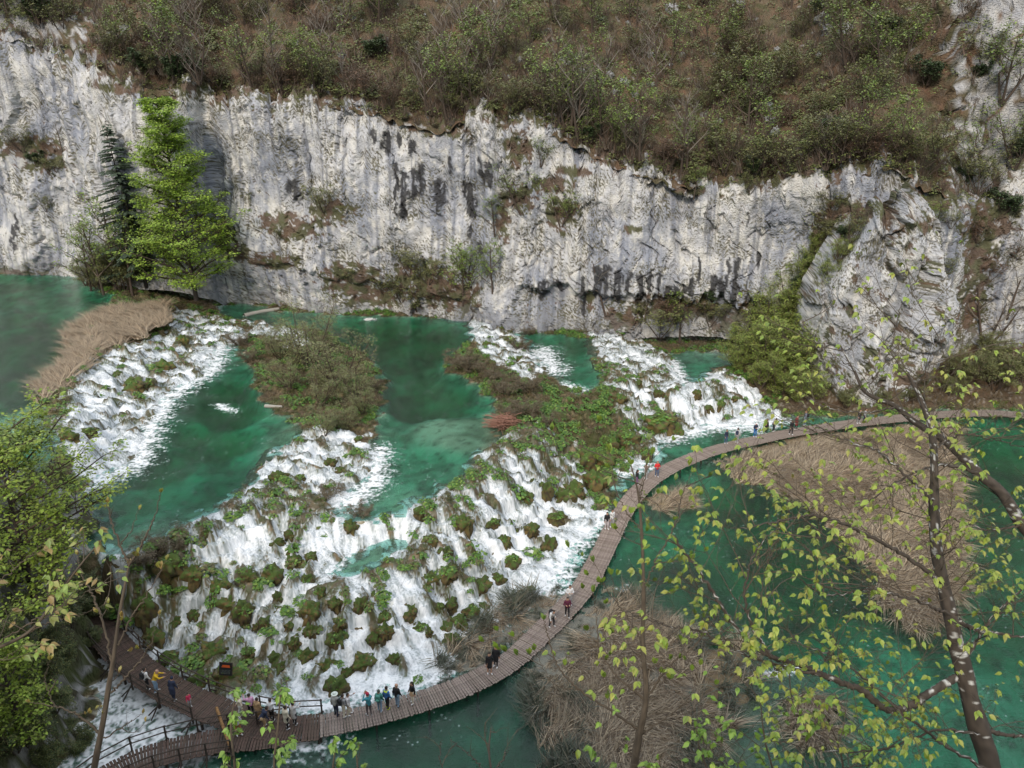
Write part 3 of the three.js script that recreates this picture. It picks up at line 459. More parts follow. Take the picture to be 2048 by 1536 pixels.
// the great rock buttress standing in front of the cliff
{
  const L = [[0, 1652], [0.06, 1642], [0.3, 1630], [0.45, 1634], [0.6, 1650], [0.72, 1680], [0.85, 1722], [1, 1770]], Rr = [[0, 1842], [0.08, 1858], [0.2, 1890], [0.35, 1926], [0.5, 1936], [0.75, 1934], [0.9, 1922], [1, 1880]], NU = 190, NV = 210, pos = [], col = [], uv = [], idx = [];
  const z0 = at(1740, 806, 0.8)[2], yTop = atZ(1800, 408, z0 - 3)[1];
  for (let i = 0; i <= NU; i++) for (let j = 0; j <= NV; j++) {
    const u = i / NU, v = j / NV, y = lerp(-0.4, yTop, v) + (1.6 * n2(u * 4, 3) + 0.8 * n2(u * 11, 8) + 2 * u - 1) * v, ya = y, xl = (lin(L, v, 1) - 1024) / FOCAL, xr = (lin(Rr, v, 1) - 1024) / FOCAL;
    const s = 2 * u - 1, bul = Math.pow(Math.max(0, 1 - Math.pow(Math.abs(s), 6)), 0.5), capv = Math.pow(Math.max(0, 1 - Math.pow(v, 9)), 0.5), z = z0 - 7.5 + 7.5 * bul * (0.55 + 0.45 * capv) - 2.0 * s * s - 3.0 * v + 1.5 * n2(s * 1.3 + 4, v * 1.5) - 1.2 * sstep(0.25, 0.02, v) * sstep(0.3, 1, u), dep = (EYE.y - ya) * sp - z0 * cp + 3;
    const x = lerp(xl, xr, 0.5 + 0.5 * Math.sign(s) * Math.pow(Math.abs(s), 0.8)) * dep, zf = z0 + 7.5 * (0.45 * capv - 0.45) - 3.0 * v, q = x + Math.sign(s) * Math.max(0, zf - z) * 0.75, w1 = q + 1.4 * n2(q * 0.16, y * 0.16), w2 = y + 1.4 * n2(q * 0.16 + 30, y * 0.16);
    let d = 1.2 * blocks(w1 / 4.5 + 50, w2 / 9, 51) + 0.5 * blocks(w1 / 1.9, w2 / 2.6, 61) + 0.2 * blocks(w1 / 0.8, w2 / 0.8, 71) + 0.5 * fbm2(q * 0.3, y * 0.25, 3);
    const crack = Math.abs(q - 43.8 + 1.5 * n2(y * 0.25, 3) + (y - 12) * 0.05); d -= 1.6 * sstep(0.55, 0, crack) * sstep(3, 7, y);
    const crack2 = Math.abs(y - 6.6 + 1.2 * n2(q * 0.2, 9)); d -= 0.7 * sstep(0.35, 0, crack2);
    pos.push(x + s * 0.4 * d, y, z + d); uv.push(q, y);
    const a = fbm2(q * 0.12, y * 0.1, 4), b = fbm2(q * 0.6 + 9, y * 0.5, 4), g = fbm2(q * 2.2, y * 2, 3), st = fbm2(q * 0.8, y * 0.06, 3);
    let c = mixc([0.5, 0.505, 0.52], [0.36, 0.375, 0.41], clamp(0.5 + 1.2 * a + 0.8 * st + 0.4 * g)); c = mixc(c, [0.64, 0.63, 0.6], sstep(0.05, 0.35, b - 0.5 * a + 0.3 * g) * 0.85); c = mixc(c, [0.095, 0.085, 0.04], sstep(0.52, 0.7, n2(q * 2.6 + 3, y * 2.6) + 0.5 * n2(q * 5, y * 5) + 1.3 * fbm2(q * 0.15 + 20, y * 0.2, 3)) * 0.9); c = mixc(c, [0.2, 0.2, 0.19], sstep(0.3, 0.55, g) * 0.5);
    const m = fbm2(q * 0.28 + 44, y * 0.24, 4) + 0.4 * g + 0.5 * sstep(0.86, 1, v) + 0.3 * sstep(0.2, 0.02, v) - 0.1 * sstep(0.9, 0.7, v) * sstep(0.15, 0.3, v);
    c = mixc(c, mixc([0.07, 0.075, 0.022], [0.12, 0.075, 0.045], sstep(-0.2, 0.2, fbm2(q * 0.4, y * 0.4 + 8, 3))), sstep(0.17, 0.26, m) * 0.9);
    col.push(...c);
    if (i < NU && j < NV) { const k = i * (NV + 1) + j; idx.push(k, k + NV + 1, k + 1, k + 1, k + NV + 1, k + NV + 2); }
  }
  tag(mesh('rock_buttress', bufGeo(pos, idx, col, uv), cliffMat), 'huge pale rock buttress standing before the cliff beside the thicket', 'cliff', null, 'structure');
}
function onHill(px, py) { // [x, y, z] on the slope above the cliff
  const i = clamp(Math.round((px - U0) / (U1 - U0) * UN), 0, UN), f = foot[i];
  let lo = 0, hi = 60;
  for (let r = 0; r < 22; r++) { const q = (lo + hi) / 2, z = lerp(f.z - LEAN * (f.top - f.b), hz[i], sstep(0, 8, q)) - 1.6 - q, p = atZ(px, py, z); if (slopeY(f, i, q) > p[1]) hi = q; else lo = q; }
  const q = (lo + hi) / 2, z = lerp(f.z - LEAN * (f.top - f.b), hz[i], sstep(0, 8, q)) - 1.6 - q, p = atZ(px, py, z);
  const g = foot[clamp(i, 0, UN)];
  return [p[0], slopeY(g, i, q), z];
}
// the slope the photographer stands on, falling to the lake
{
  const pos = [], col = [], uv = [], idx = [], NX = 160, NZ = 60;
  for (let i = 0; i <= NX; i++) for (let j = 0; j <= NZ; j++) {
    const x = lerp(-75, 85, i / NX), s = j / NZ, z = lerp(14, -30, s);
    const d = Math.max(0, -z - 0.8), y = z > -0.8 ? 35.35 + 0.15 * n2(x * 0.4, z * 0.4) : Math.max(-2.5, 35.35 - 1.32 * d + Math.min(1, d * 0.3) * 0.8 * fbm2(x * 0.2, z * 0.3, 3));
    pos.push(x, y, z); uv.push(x, z);
    const a = fbm2(x * 0.5, z * 0.5, 4); col.push(...mixc([0.09, 0.06, 0.035], [0.06, 0.065, 0.025], clamp(0.5 + a)));
    const k = i * (NZ + 1) + j; if (i < NX && j < NZ) idx.push(k, k + NZ + 1, k + 1, k + 1, k + NZ + 1, k + NZ + 2);
  }
  tag(mesh('near_slope', bufGeo(pos, idx.reverse(), col, uv), hillMat), 'steep leaf strewn slope below the viewpoint', 'hillside', null, 'structure');
}
function nearSlopeY(x, z) { const d = Math.max(0, -z - 0.8); return z > -0.8 ? 35.35 : Math.max(-2.5, 35.35 - 1.32 * d + Math.min(1, d * 0.3) * 0.8 * fbm2(x * 0.2, z * 0.3, 3)); }
console.log('cliff done');
// ------------------------------------------------------------------ boardwalks
const woodTex = (() => { const n = 256, d = new Uint8Array(n * n * 4); for (let j = 0; j < n; j++) for (let i = 0; i < n; i++) { const v = clamp(0.72 + 0.35 * fbm2(i * 0.012, j * 0.16, 4) + 0.18 * fbm2(i * 0.1, j * 0.4, 2)), k = (j * n + i) * 4; d[k] = d[k + 1] = d[k + 2] = 255 * v; d[k + 3] = 255; } const t = new THREE.DataTexture(d, n, n); t.wrapS = t.wrapT = THREE.RepeatWrapping; t.magFilter = THREE.LinearFilter; t.colorSpace = THREE.SRGBColorSpace; t.needsUpdate = true; return t; })();
const plankMats = [[0.43, 0.345, 0.29], [0.48, 0.39, 0.335], [0.37, 0.29, 0.245], [0.45, 0.355, 0.31]].map((c) => new THREE.MeshStandardMaterial({ color: new THREE.Color().setRGB(...c), map: woodTex, roughness: 0.85 }));
const darkPlankMats = [[0.155, 0.098, 0.072], [0.18, 0.112, 0.086], [0.125, 0.082, 0.062], [0.165, 0.11, 0.08]].map((c) => new THREE.MeshStandardMaterial({ color: new THREE.Color().setRGB(...c), map: woodTex, roughness: 0.8 }));
const railMat = new THREE.MeshStandardMaterial({ color: new THREE.Color().setRGB(0.095, 0.07, 0.052), map: woodTex, roughness: 0.85 });
const freshMat = new THREE.MeshStandardMaterial({ color: new THREE.Color().setRGB(0.5, 0.27, 0.1), map: woodTex, roughness: 0.8 });
const DECK = 0.5;
function plankGeo(len, w, th) { // long side across the walk, edges eased, ends a little uneven
  const s = new THREE.Shape(), e = 0.012; s.moveTo(-w / 2 + e, 0); s.lineTo(w / 2 - e, 0); s.lineTo(w / 2, e); s.lineTo(w / 2, th - e); s.lineTo(w / 2 - e, th); s.lineTo(-w / 2 + e, th); s.lineTo(-w / 2, th - e); s.lineTo(-w / 2, e);
  const g = new THREE.ExtrudeGeometry(s, { depth: len, bevelEnabled: false }); g.translate(0, -th, -len / 2); return g;
}
function path(px, level) { return new THREE.CatmullRomCurve3(px.map(([a, b]) => new THREE.Vector3(...at(a, b, level))), false, 'centripetal'); }
function post(p0, p1, r0, r1, sides = 7) { // round timber from p0 to p1
  const a = new THREE.Vector3(...p0), b = new THREE.Vector3(...p1), L = a.distanceTo(b), g = new THREE.CylinderGeometry(r1, r0, L, sides, 3);
  const q = g.attributes.position; for (let i = 0; i < q.count; i++) { const y = q.getY(i), k = 1 + 0.12 * n3(q.getX(i) * 9 + p0[0], y * 2, q.getZ(i) * 9); q.setX(i, q.getX(i) * k); q.setZ(i, q.getZ(i) * k); }
  g.computeVertexNormals(); g.applyQuaternion(new THREE.Quaternion().setFromUnitVectors(new THREE.Vector3(0, 1, 0), b.clone().sub(a).normalize())); g.translate(...a.clone().add(b).multiplyScalar(0.5).toArray()); return g;
}
const plankVariants = [0, 1, 2, 3].map((i) => plankGeo(1, 0.158 - 0.006 * i, 0.05));
function boardwalk(name, label, pts, { width = 1.8, level = DECK, mats = plankMats, individuals = 300, pitch = 0.17, seed = 3 } = {}) {
  const c = path(pts, level), L = c.getLength(), N = Math.floor(L / pitch), g = thing(name, label, 'boardwalk'), rr = rng(seed), all = [];
  c.arcLengthDivisions = 800;
  for (let i = 0; i < N; i++) {
    const u = (i + 0.5) / N, p = c.getPointAt(u), t = c.getTangentAt(u), d = p.distanceTo(EYE);
    all.push({ p, a: Math.atan2(t.x, t.z) + (rr() - 0.5) * 0.05, w: width + (rr() - 0.5) * 0.14, o: (rr() - 0.5) * 0.07, y: (rr() - 0.5) * 0.018, m: Math.floor(rr() * 4), v: Math.floor(rr() * 4), d });
  }
  all.sort((a, b) => a.d - b.d);
  const rest = [[], [], [], []];
  all.forEach((q, i) => {
    const M = new THREE.Matrix4().compose(new THREE.Vector3(q.p.x + Math.cos(q.a) * q.o, q.p.y + q.y, q.p.z - Math.sin(q.a) * q.o), new THREE.Quaternion().setFromEuler(new THREE.Euler((q.m - 1.5) * 0.006, q.a + Math.PI / 2, 0)), new THREE.Vector3(1, 1, q.w));
    M.multiply(new THREE.Matrix4().makeRotationY(0));
    // plank length runs along its own z: turn it across the walk
    const M2 = new THREE.Matrix4().compose(new THREE.Vector3().setFromMatrixPosition(M), new THREE.Quaternion().setFromEuler(new THREE.Euler(0, q.a + Math.PI / 2, (q.v - 1.5) * 0.008)), new THREE.Vector3(1, 1, q.w));
    if (i < individuals) { const m = mesh('plank', plankVariants[q.v], mats[q.m], g); M2.decompose(m.position, m.quaternion, m.scale); } else rest[q.m].push(plankVariants[q.v].clone().applyMatrix4(M2));
  });
  const far = rest.flat();
  if (far.length) { const m = mesh('far_planks', mergeGeometries(far), mats[0], g); m.userData.kind = 'stuff'; }
  // bearers and piles under the deck
  for (const s of [-1, 1]) {
    const pp = []; for (let i = 0; i <= 60; i++) { const u = i / 60, p = c.getPointAt(u), t = c.getTangentAt(u); pp.push(new THREE.Vector3(p.x + s * t.z * width * 0.36, p.y - 0.13, p.z - s * t.x * width * 0.36)); }
    mesh('bearer', new THREE.TubeGeometry(new THREE.CatmullRomCurve3(pp), 160, 0.075, 5), railMat, g);
  }
  const NP = Math.floor(L / 3.2);
  for (let i = 0; i <= NP; i++) { const u = i / NP, p = c.getPointAt(u), t = c.getTangentAt(u); for (const s of [-1, 1]) { const x = p.x + s * t.z * width * 0.4, z = p.z - s * t.x * width * 0.4, y = Math.min(p.y - 0.3, Math.max(ground(x, z), p.y - 3)); mesh('pile', post([x, y - 0.3, z], [x, p.y - 0.06, z], 0.085, 0.08), railMat, g); } }
  return { g, c, L, width };
}
const walk = boardwalk('boardwalk', 'long curving boardwalk of pale planks across the lake', [[2300, 846], [2100, 834], [1985, 826], [1890, 828], [1800, 836], [1700, 847], [1600, 862], [1510, 880], [1420, 903], [1350, 931], [1300, 961], [1262, 1000], [1234, 1045], [1212, 1090], [1192, 1130], [1166, 1176], [1130, 1218], [1080, 1268], [1020, 1322], [950, 1362], [870, 1393], [780, 1420], [700, 1440], [640, 1452]], { seed: 3 });
const fork = boardwalk('bridge', 'dark railed footbridge crossing the white torrent', [[640, 1452], [590, 1457], [540, 1452], [490, 1440], [420, 1416], [350, 1384], [290, 1346], [250, 1312], [215, 1274], [190, 1230]], { mats: darkPlankMats, width: 2.1, individuals: 140, seed: 5 });
const spur = boardwalk('lower_bridge', 'brown footbridge branching off along the lower edge', [[575, 1466], [520, 1474], [450, 1480], [390, 1490], [330, 1504], [270, 1524], [210, 1556], [150, 1600], [90, 1660]], { mats: darkPlankMats, width: 1.9, level: DECK - 0.03, individuals: 150, seed: 6 });
function railing(w, side, u0, u1, n, off = 0.06) {
  const pts = [];
  for (let i = 0; i <= n; i++) { const u = lerp(u0, u1, i / n), p = w.c.getPointAt(u), t = w.c.getTangentAt(u); pts.push([p.x + side * t.z * (w.width / 2 + off), p.y, p.z - side * t.x * (w.width / 2 + off), t]); }
  pts.forEach(([x, y, z, t], i) => {
    mesh('railing_post', post([x, y - 0.35, z], [x + 0.02, y + 1.0, z], 0.06, 0.052), railMat, w.g);
    mesh('brace', post([x + side * t.z * 0.75, y - 0.75, z - side * t.x * 0.75], [x, y + 0.1, z], 0.05, 0.045), railMat, w.g);
    mesh('brace', post([x + side * t.z * 0.55 + t.x * 0.5, y - 0.75, z - side * t.x * 0.55 + t.z * 0.5], [x, y - 0.05, z], 0.045, 0.04), railMat, w.g);
    if (i) for (const h of [0.96, 0.52]) { const q = pts[i - 1]; mesh('rail', post([q[0] - t.x * 0.1, q[1] + h, q[2] - t.z * 0.1], [x + t.x * 0.1, y + h - 0.02, z + t.z * 0.1], 0.042, 0.036, 6), railMat, w.g); }
  });
}
railing(fork, 1, 0.35, 0.97, 5); railing(fork, -1, 0.27, 0.97, 6); railing(fork, -1, 0.0, 0.2, 2); railing(spur, 1, 0.22, 0.98, 7); railing(spur, -1, 0.02, 0.98, 8);
{ const a = at(437, 1438, DECK), b = at(462, 1500, DECK); const m = mesh('new_timber_beam', post([a[0], a[1] + 0.9, a[2]], [b[0], b[1] + 0.15, b[2]], 0.1, 0.09, 8), freshMat); tag(m, 'fresh orange timber beam leaning at the fork of the bridges', 'beam'); }

const walkPts = [...walk.c.getSpacedPoints(260), ...fork.c.getSpacedPoints(80), ...spur.c.getSpacedPoints(80)];
// ------------------------------------------------------------------ mossy mounds and leafy clumps in the cascades
const mossMat = new THREE.MeshStandardMaterial({ vertexColors: true, roughness: 0.95, bumpMap: grainTex, bumpScale: 0.05 });
const leafMat = new THREE.MeshPhysicalMaterial({ vertexColors: true, roughness: 0.62, transmission: 0.3, thickness: 0, side: THREE.DoubleSide });
const barkMat = new THREE.MeshStandardMaterial({ vertexColors: true, roughness: 0.95 });
function moundGeo(seed, tint) {
  let g = new THREE.IcosahedronGeometry(1, 5); g.deleteAttribute('uv'); g.deleteAttribute('normal'); g = mergeVertices(g, 1e-4); const q = g.attributes.position, col = new Float32Array(q.count * 3), uv = new Float32Array(q.count * 2);
  for (let i = 0; i < q.count; i++) {
    let x = q.getX(i), y = q.getY(i), z = q.getZ(i);
    const r = 1 + 0.42 * n3(x * 1.3 + seed, y * 0.9, z * 1.3) + 0.18 * n3(x * 3.4 + seed, y * 1.6, z * 3.4) + 0.05 * n3(x * 9, y * 4 + seed, z * 9);
    const flare = 1 + 0.22 * Math.max(0, -y);
    x *= r * flare * 0.92; z *= r * flare * 0.92; y = (y > 0 ? y * 0.8 : y * 1.25) * r;
    q.setXYZ(i, x, y, z); uv[i * 2] = x * 1.2 + z * 0.6; uv[i * 2 + 1] = y * 1.2;
    const a = n3(x * 2.2 + seed * 3, y * 1.1, z * 2.2), b = n3(x * 6, y * 3, z * 6 + seed);
    let c = mixc([0.095, 0.066, 0.026], [0.2, 0.13, 0.045], clamp(0.45 + 0.7 * a + tint));
    c = mixc(c, [0.05, 0.07, 0.016], clamp(0.3 + 0.6 * b + 0.4 * a)); c = mixc(c, [0.05, 0.036, 0.02], sstep(0.15, 0.5, n3(x * 7, y * 0.8, z * 7 + seed))); c = mixc(c, [0.075, 0.12, 0.022], sstep(0.3, 0.55, y + 0.5 * b + 0.4 * a)); col.set(c, i * 3);
  }
  g.setAttribute('color', new THREE.BufferAttribute(col, 3)); g.setAttribute('uv', new THREE.BufferAttribute(uv, 2)); g.computeVertexNormals(); return g;
}
const mounds = [0, 1, 2, 3, 4, 5].map((i) => moundGeo(i * 7.3 + 1, i === 4 ? 0.5 : i === 5 ? 0.3 : -0.05));
const leafAdd = (P, C, I, o, n, up, len, wid, c, sides = 6) => { // a rounded, slightly cupped leaf
  const side = new THREE.Vector3().crossVectors(n, up).normalize(), k = P.length / 3;
  P.push(o.x, o.y, o.z); C.push(c[0] * 0.9, c[1] * 0.9, c[2] * 0.9);
  for (let i = 0; i < sides; i++) { const a = i / sides * Math.PI * 2, l = (0.5 - 0.5 * Math.cos(a)) * len, w = Math.sin(a) * wid * 0.5, d = -0.12 * len * Math.abs(Math.sin(a)); P.push(o.x + up.x * l + side.x * w + n.x * d, o.y + up.y * l + side.y * w + n.y * d, o.z + up.z * l + side.z * w + n.z * d); C.push(...c); }
  for (let i = 1; i < sides - 1; i++) I.push(k + 1, k + 1 + i, k + 2 + i);
};
function clumpGeo(seed, n, R0, leaf, pal) {
  const r = rng(seed), P = [], C = [], I = [];
  for (let i = 0; i < n; i++) {
    const a = r() * 6.283, e = Math.sqrt(r()), x = Math.cos(a) * e * R0 * (0.8 + 0.4 * r()), z = Math.sin(a) * e * R0 * (0.8 + 0.4 * r()), y = (1 - e * e) * R0 * 0.75 * (0.7 + 0.5 * r()) + 0.05;
    const nrm = new THREE.Vector3(x * 0.9 + (r() - 0.5) * 0.7, 0.75, z * 0.9 + (r() - 0.5) * 0.7).normalize(), up = new THREE.Vector3(Math.cos(a) + (r() - 0.5), -0.25 - 0.3 * r(), Math.sin(a) + (r() - 0.5)).normalize();
    const c = pal[Math.floor(r() * pal.length)], v = 0.75 + 0.55 * r(); leafAdd(P, C, I, new THREE.Vector3(x, y, z), nrm, up, leaf * (0.6 + 0.8 * r()), leaf * (0.6 + 0.8 * r()), [c[0] * v, c[1] * v, c[2] * v]);
  }
  return bufGeo(P, I, C);
}
const GREENS = [[0.09, 0.21, 0.022], [0.125, 0.255, 0.03], [0.065, 0.155, 0.02], [0.165, 0.255, 0.035]], OLIVES = [[0.1, 0.105, 0.03], [0.13, 0.12, 0.035], [0.075, 0.08, 0.022], [0.16, 0.13, 0.05]];
const clumps = [0, 1, 2, 3, 4, 5, 6].map((i) => clumpGeo(40 + i, 70 + 14 * i, 0.44 + 0.05 * (i % 3), 0.16 + 0.02 * (i % 4), i > 4 ? [...GREENS, ...OLIVES, [0.2, 0.22, 0.05]] : GREENS));
const placed = [];
const wetAt = (x, z) => wetMap[clamp(Math.round((z - GZ0) / TDZ - 0.5), 0, TH - 1) * TW + clamp(Math.round((x - GX0) / TDX - 0.5), 0, TW - 1)];
const sheetY = (x, z) => flowBase(x, z) + 0.12 + 0.45 * sstep(0.62, 0.2, wetAt(x, z)) * sstep(0, 0.8, samp(F.near, x, z));
const cascWords = ['the cascade of the straw barrier', 'the rapids beside the willow islet', 'the rill above the willow islet', 'the main cascade', 'the far cascade under the cliff', 'the rapids at the cliff foot'];
function whichCasc(x, z) {
  let b = 1e9, k = 3; CASC.forEach((P, i) => { const d = sdist(P, x, z); if (d < b) { b = d; k = i; } });
  if (k !== 3) return cascWords[k];
  const h = ground(x, z), along = x < -22 ? 'near the footbridge' : x < -11 ? 'above the bridge fork' : x < -1 ? 'before the watching group' : 'beside the boardwalk bend';
  return `the ${h > 2.6 ? 'upper' : h > 1.1 ? 'middle' : 'lowest'} main cascade steps ${along}`;
}
const free = (x, z, r) => { for (const [a, b, c] of placed) if ((a - x) ** 2 + (b - z) ** 2 < (r + c) ** 2) return false; return true; };
const MOUNDS = [[676, 1284, 1.1], [681, 1250, 0.9], [752, 1281, 1.1], [772, 1268, 0.9], [727, 1329, 1.0], [657, 1339, 0.9], [698, 1353, 0.8], [672, 1380, 1.1], [793, 1325, 0.8], [841, 1264, 0.9], [823, 1230, 0.9], [893, 1260, 0.9], [920, 1250, 0.9], [906, 1288, 1.0], [944, 1230, 0.9], [966, 1216, 0.6], [899, 1216, 0.9], [961, 1178, 1.2], [1098, 1096, 1.2], [1063, 1062, 0.9], [1022, 1130, 1.3], [1112, 1040, 1.1], [927, 1052, 1.0], [889, 1110, 1.0], [862, 1086, 0.9], [533, 1250, 0.9], [560, 1202, 0.9], [622, 1230, 1.1], [622, 1268, 0.9], [461, 1212, 1.2], [486, 1232, 1.2], [393, 1236, 0.8], [297, 1223, 1.6], [342, 1140, 1.5], [386, 1155, 1.2], [307, 1284, 1.3], [588, 1131, 1.0], [547, 1155, 1.1], [427, 1308, 1.2], [342, 1330, 1.2], [365, 690, 1.4], [272, 782, 2.0], [235, 755, 1.0], [300, 775, 1.3], [180, 870, 1.0], [140, 880, 1.1], [330, 740, 1.6], [1150, 990, 1.5], [1190, 968, 1.4], [1205, 925, 1.6], [1130, 1000, 1.3], [1170, 925, 1.5], [1320, 856, 2.4], [1352, 872, 1.5], [1292, 915, 1.4], [1255, 880, 1.5], [1215, 890, 1.4], [1440, 815, 1.1], [1415, 820, 0.9], [1470, 800, 0.8], [1395, 790, 0.9], [1240, 800, 1.0], [1275, 770, 0.8], [900, 1150, 1.2], [860, 1165, 1.1], [1010, 1090, 0.9], [985, 1050, 0.9], [770, 1240, 0.8], [720, 1215, 0.9], [500, 1160, 1.0], [440, 1180, 1.0], [640, 1190, 0.8], [590, 1290, 0.7], [560, 1340, 0.9], [500, 1310, 0.9], [455, 1360, 1.2], [400, 1370, 1.1], [840, 1030, 0.9], [1050, 1000, 1.1], [1090, 985, 1.1], [640, 1010, 0.8], [600, 960, 0.8], [660, 930, 0.7], [560, 960, 1.0], [1000, 660, 0.8], [1040, 720, 0.8]];
const mR = rng(90);
function addMound(x, z, s) {
  const y = ground(x, z), v = Math.floor(mR() * 6), m = mesh('mossy_mound', mounds[v], mossMat);
  m.position.set(x, y + s * 0.18, z); m.rotation.set((mR() - 0.5) * 0.3, mR() * 6.28, (mR() - 0.5) * 0.3); m.scale.set(s * (0.5 + 0.35 * mR()), s * (0.5 + 0.35 * mR()), s * (0.5 + 0.35 * mR()));
  const wh = whichCasc(x, z); tag(m, `${s > 1.15 ? 'large' : s < 0.75 ? 'small' : 'rounded'} mossy tufa mound in ${wh}`, 'rock', `mossy mounds in ${wh}`); placed.push([x, z, s * 0.4]); return [x, y + s * 0.5, z];
}
function addClump(x, y, z, s) {
  const m = mesh('leafy_clump', clumps[Math.floor(mR() * 7)], leafMat); m.position.set(x, y, z); m.rotation.y = mR() * 6.28; m.scale.set(s * (0.65 + 0.7 * mR()), s * (0.7 + 0.5 * mR()), s * (0.65 + 0.7 * mR()));
  const wh = whichCasc(x, z); tag(m, `${s > 0.95 ? 'broad' : s < 0.65 ? 'small' : 'round'} green leaf clump in ${wh}`, 'plant', `leafy clumps in ${wh}`);
}
let nClump = 0;
for (const [a, b, s] of MOUNDS) { const p = onGround(a, b), t = addMound(p[0], p[2], s); if (mR() < 0.75 || s > 1.2) { addClump(t[0] + (mR() - 0.5) * 0.2, t[1] - 0.1 * s, t[2] + (mR() - 0.5) * 0.2, s * 0.8); nClump++; } }
{
  const cand = []; let guard = 0;
  const boxes = [[210, 960, 1240, 1420], [1180, 680, 1580, 930], [130, 610, 480, 930], [550, 870, 750, 1040], [930, 640, 1120, 750]];
  let nm = 0;
  while (guard++ < 26000 && (nm < 42 || nClump < 250)) {
    const b = boxes[mR() < 0.72 ? 0 : Math.floor(mR() * 5)], px = lerp(b[0], b[2], mR()), py = lerp(b[1], b[3], mR()), p = onGround(px, py), cs = samp(F.casc, p[0], p[2]), nr = samp(F.near, p[0], p[2]);
    if (cs > 1.2 || nr < 0.3) continue;
    const d = dryness(p[0], p[2]), cl = 0.5 + n2(p[0] * 0.3, p[2] * 0.3) + 1.6 * d;
    if (mR() > cl) continue;
    const wet = wetMap[clamp(Math.round((p[2] - GZ0) / TDZ - 0.5), 0, TH - 1) * TW + clamp(Math.round((p[0] - GX0) / TDX - 0.5), 0, TW - 1)]; if (wet > 0.52 + 0.3 * mR() * mR()) continue;
    if (d < 0.3 && mR() < 0.3 && nm < 42) { const s = 0.5 + 0.5 * mR(); if (!free(p[0], p[2], s * 0.5)) continue; nm++; const t = addMound(p[0], p[2], s); if (mR() < 0.7 && nClump < 250) { addClump(t[0], t[1] - 0.05, t[2], s * 0.75); nClump++; } } else if (nClump < 250) { const s = 0.4 + 1.1 * mR() * mR() + 0.2 * mR(); if (!free(p[0], p[2], s * 0.16)) continue; placed.push([p[0], p[2], s * 0.3]); addClump(p[0], cs < 0.2 ? sheetY(p[0], p[2]) - 0.06 : p[1], p[2], s); nClump++; }
  }
  console.log('mounds', nm + MOUNDS.length, 'clumps', nClump);
}
// low growth on the barriers, islets and banks: nobody could count it
function tuftGeo(seed, n, hgt, wid, pal, lean, fan) {
  const r = rng(seed), P = [], C = [], I = [];
  for (let i = 0; i < n; i++) {
    const a = fan ? (r() - 0.5) * fan : r() * 6.283, x = (r() - 0.5) * 0.5, z = (r() - 0.5) * 0.5, h = hgt * (0.55 + 0.7 * r()), l = lean * (0.5 + r()), c = pal[Math.floor(r() * pal.length)], v = 0.7 + 0.6 * r(), cc = [c[0] * v, c[1] * v, c[2] * v], k = P.length / 3, cx = Math.cos(a), cz = Math.sin(a), b = r() * 6.28, wx = Math.cos(b) * wid / 2, wz = Math.sin(b) * wid / 2;
    P.push(x - wx, 0, z - wz, x + wx, 0, z + wz, x + cx * l * 0.4 - wx * 0.8, h * 0.65, z + cz * l * 0.4 - wz * 0.8, x + cx * l * 0.4 + wx * 0.8, h * 0.65, z + cz * l * 0.4 + wz * 0.8, x + cx * l, h, z + cz * l);
    for (let q = 0; q < 5; q++) C.push(...cc); I.push(k, k + 1, k + 2, k + 2, k + 1, k + 3, k + 2, k + 3, k + 4);
  }
  return bufGeo(P, I, C);
}
function scatter(name, label, geo, mat, list, category = 'plants') { // list of [x, y, z, turn, scale, tiltX, tiltZ]
  const m = shade(new THREE.InstancedMesh(geo, mat, list.length)), M = new THREE.Matrix4(), q = new THREE.Quaternion(), e = new THREE.Euler(0, 0, 0, 'YXZ');
  list.forEach((p, i) => { e.set(p[5] || 0, p[3], p[6] || 0, 'YXZ'); q.setFromEuler(e); M.compose(new THREE.Vector3(p[0], p[1], p[2]), q, new THREE.Vector3(p[4], p[4], p[4])); m.setMatrixAt(i, M); });
  m.name = numbered(name); scene.add(m); return tag(m, label, category, null, 'stuff');
}
const STRAWS = [[0.5, 0.41, 0.29], [0.4, 0.31, 0.21], [0.17, 0.13, 0.09], [0.66, 0.56, 0.42], [0.28, 0.2, 0.13]], GREYREED = [[0.13, 0.15, 0.11], [0.1, 0.125, 0.085], [0.2, 0.18, 0.12], [0.15, 0.16, 0.12]];
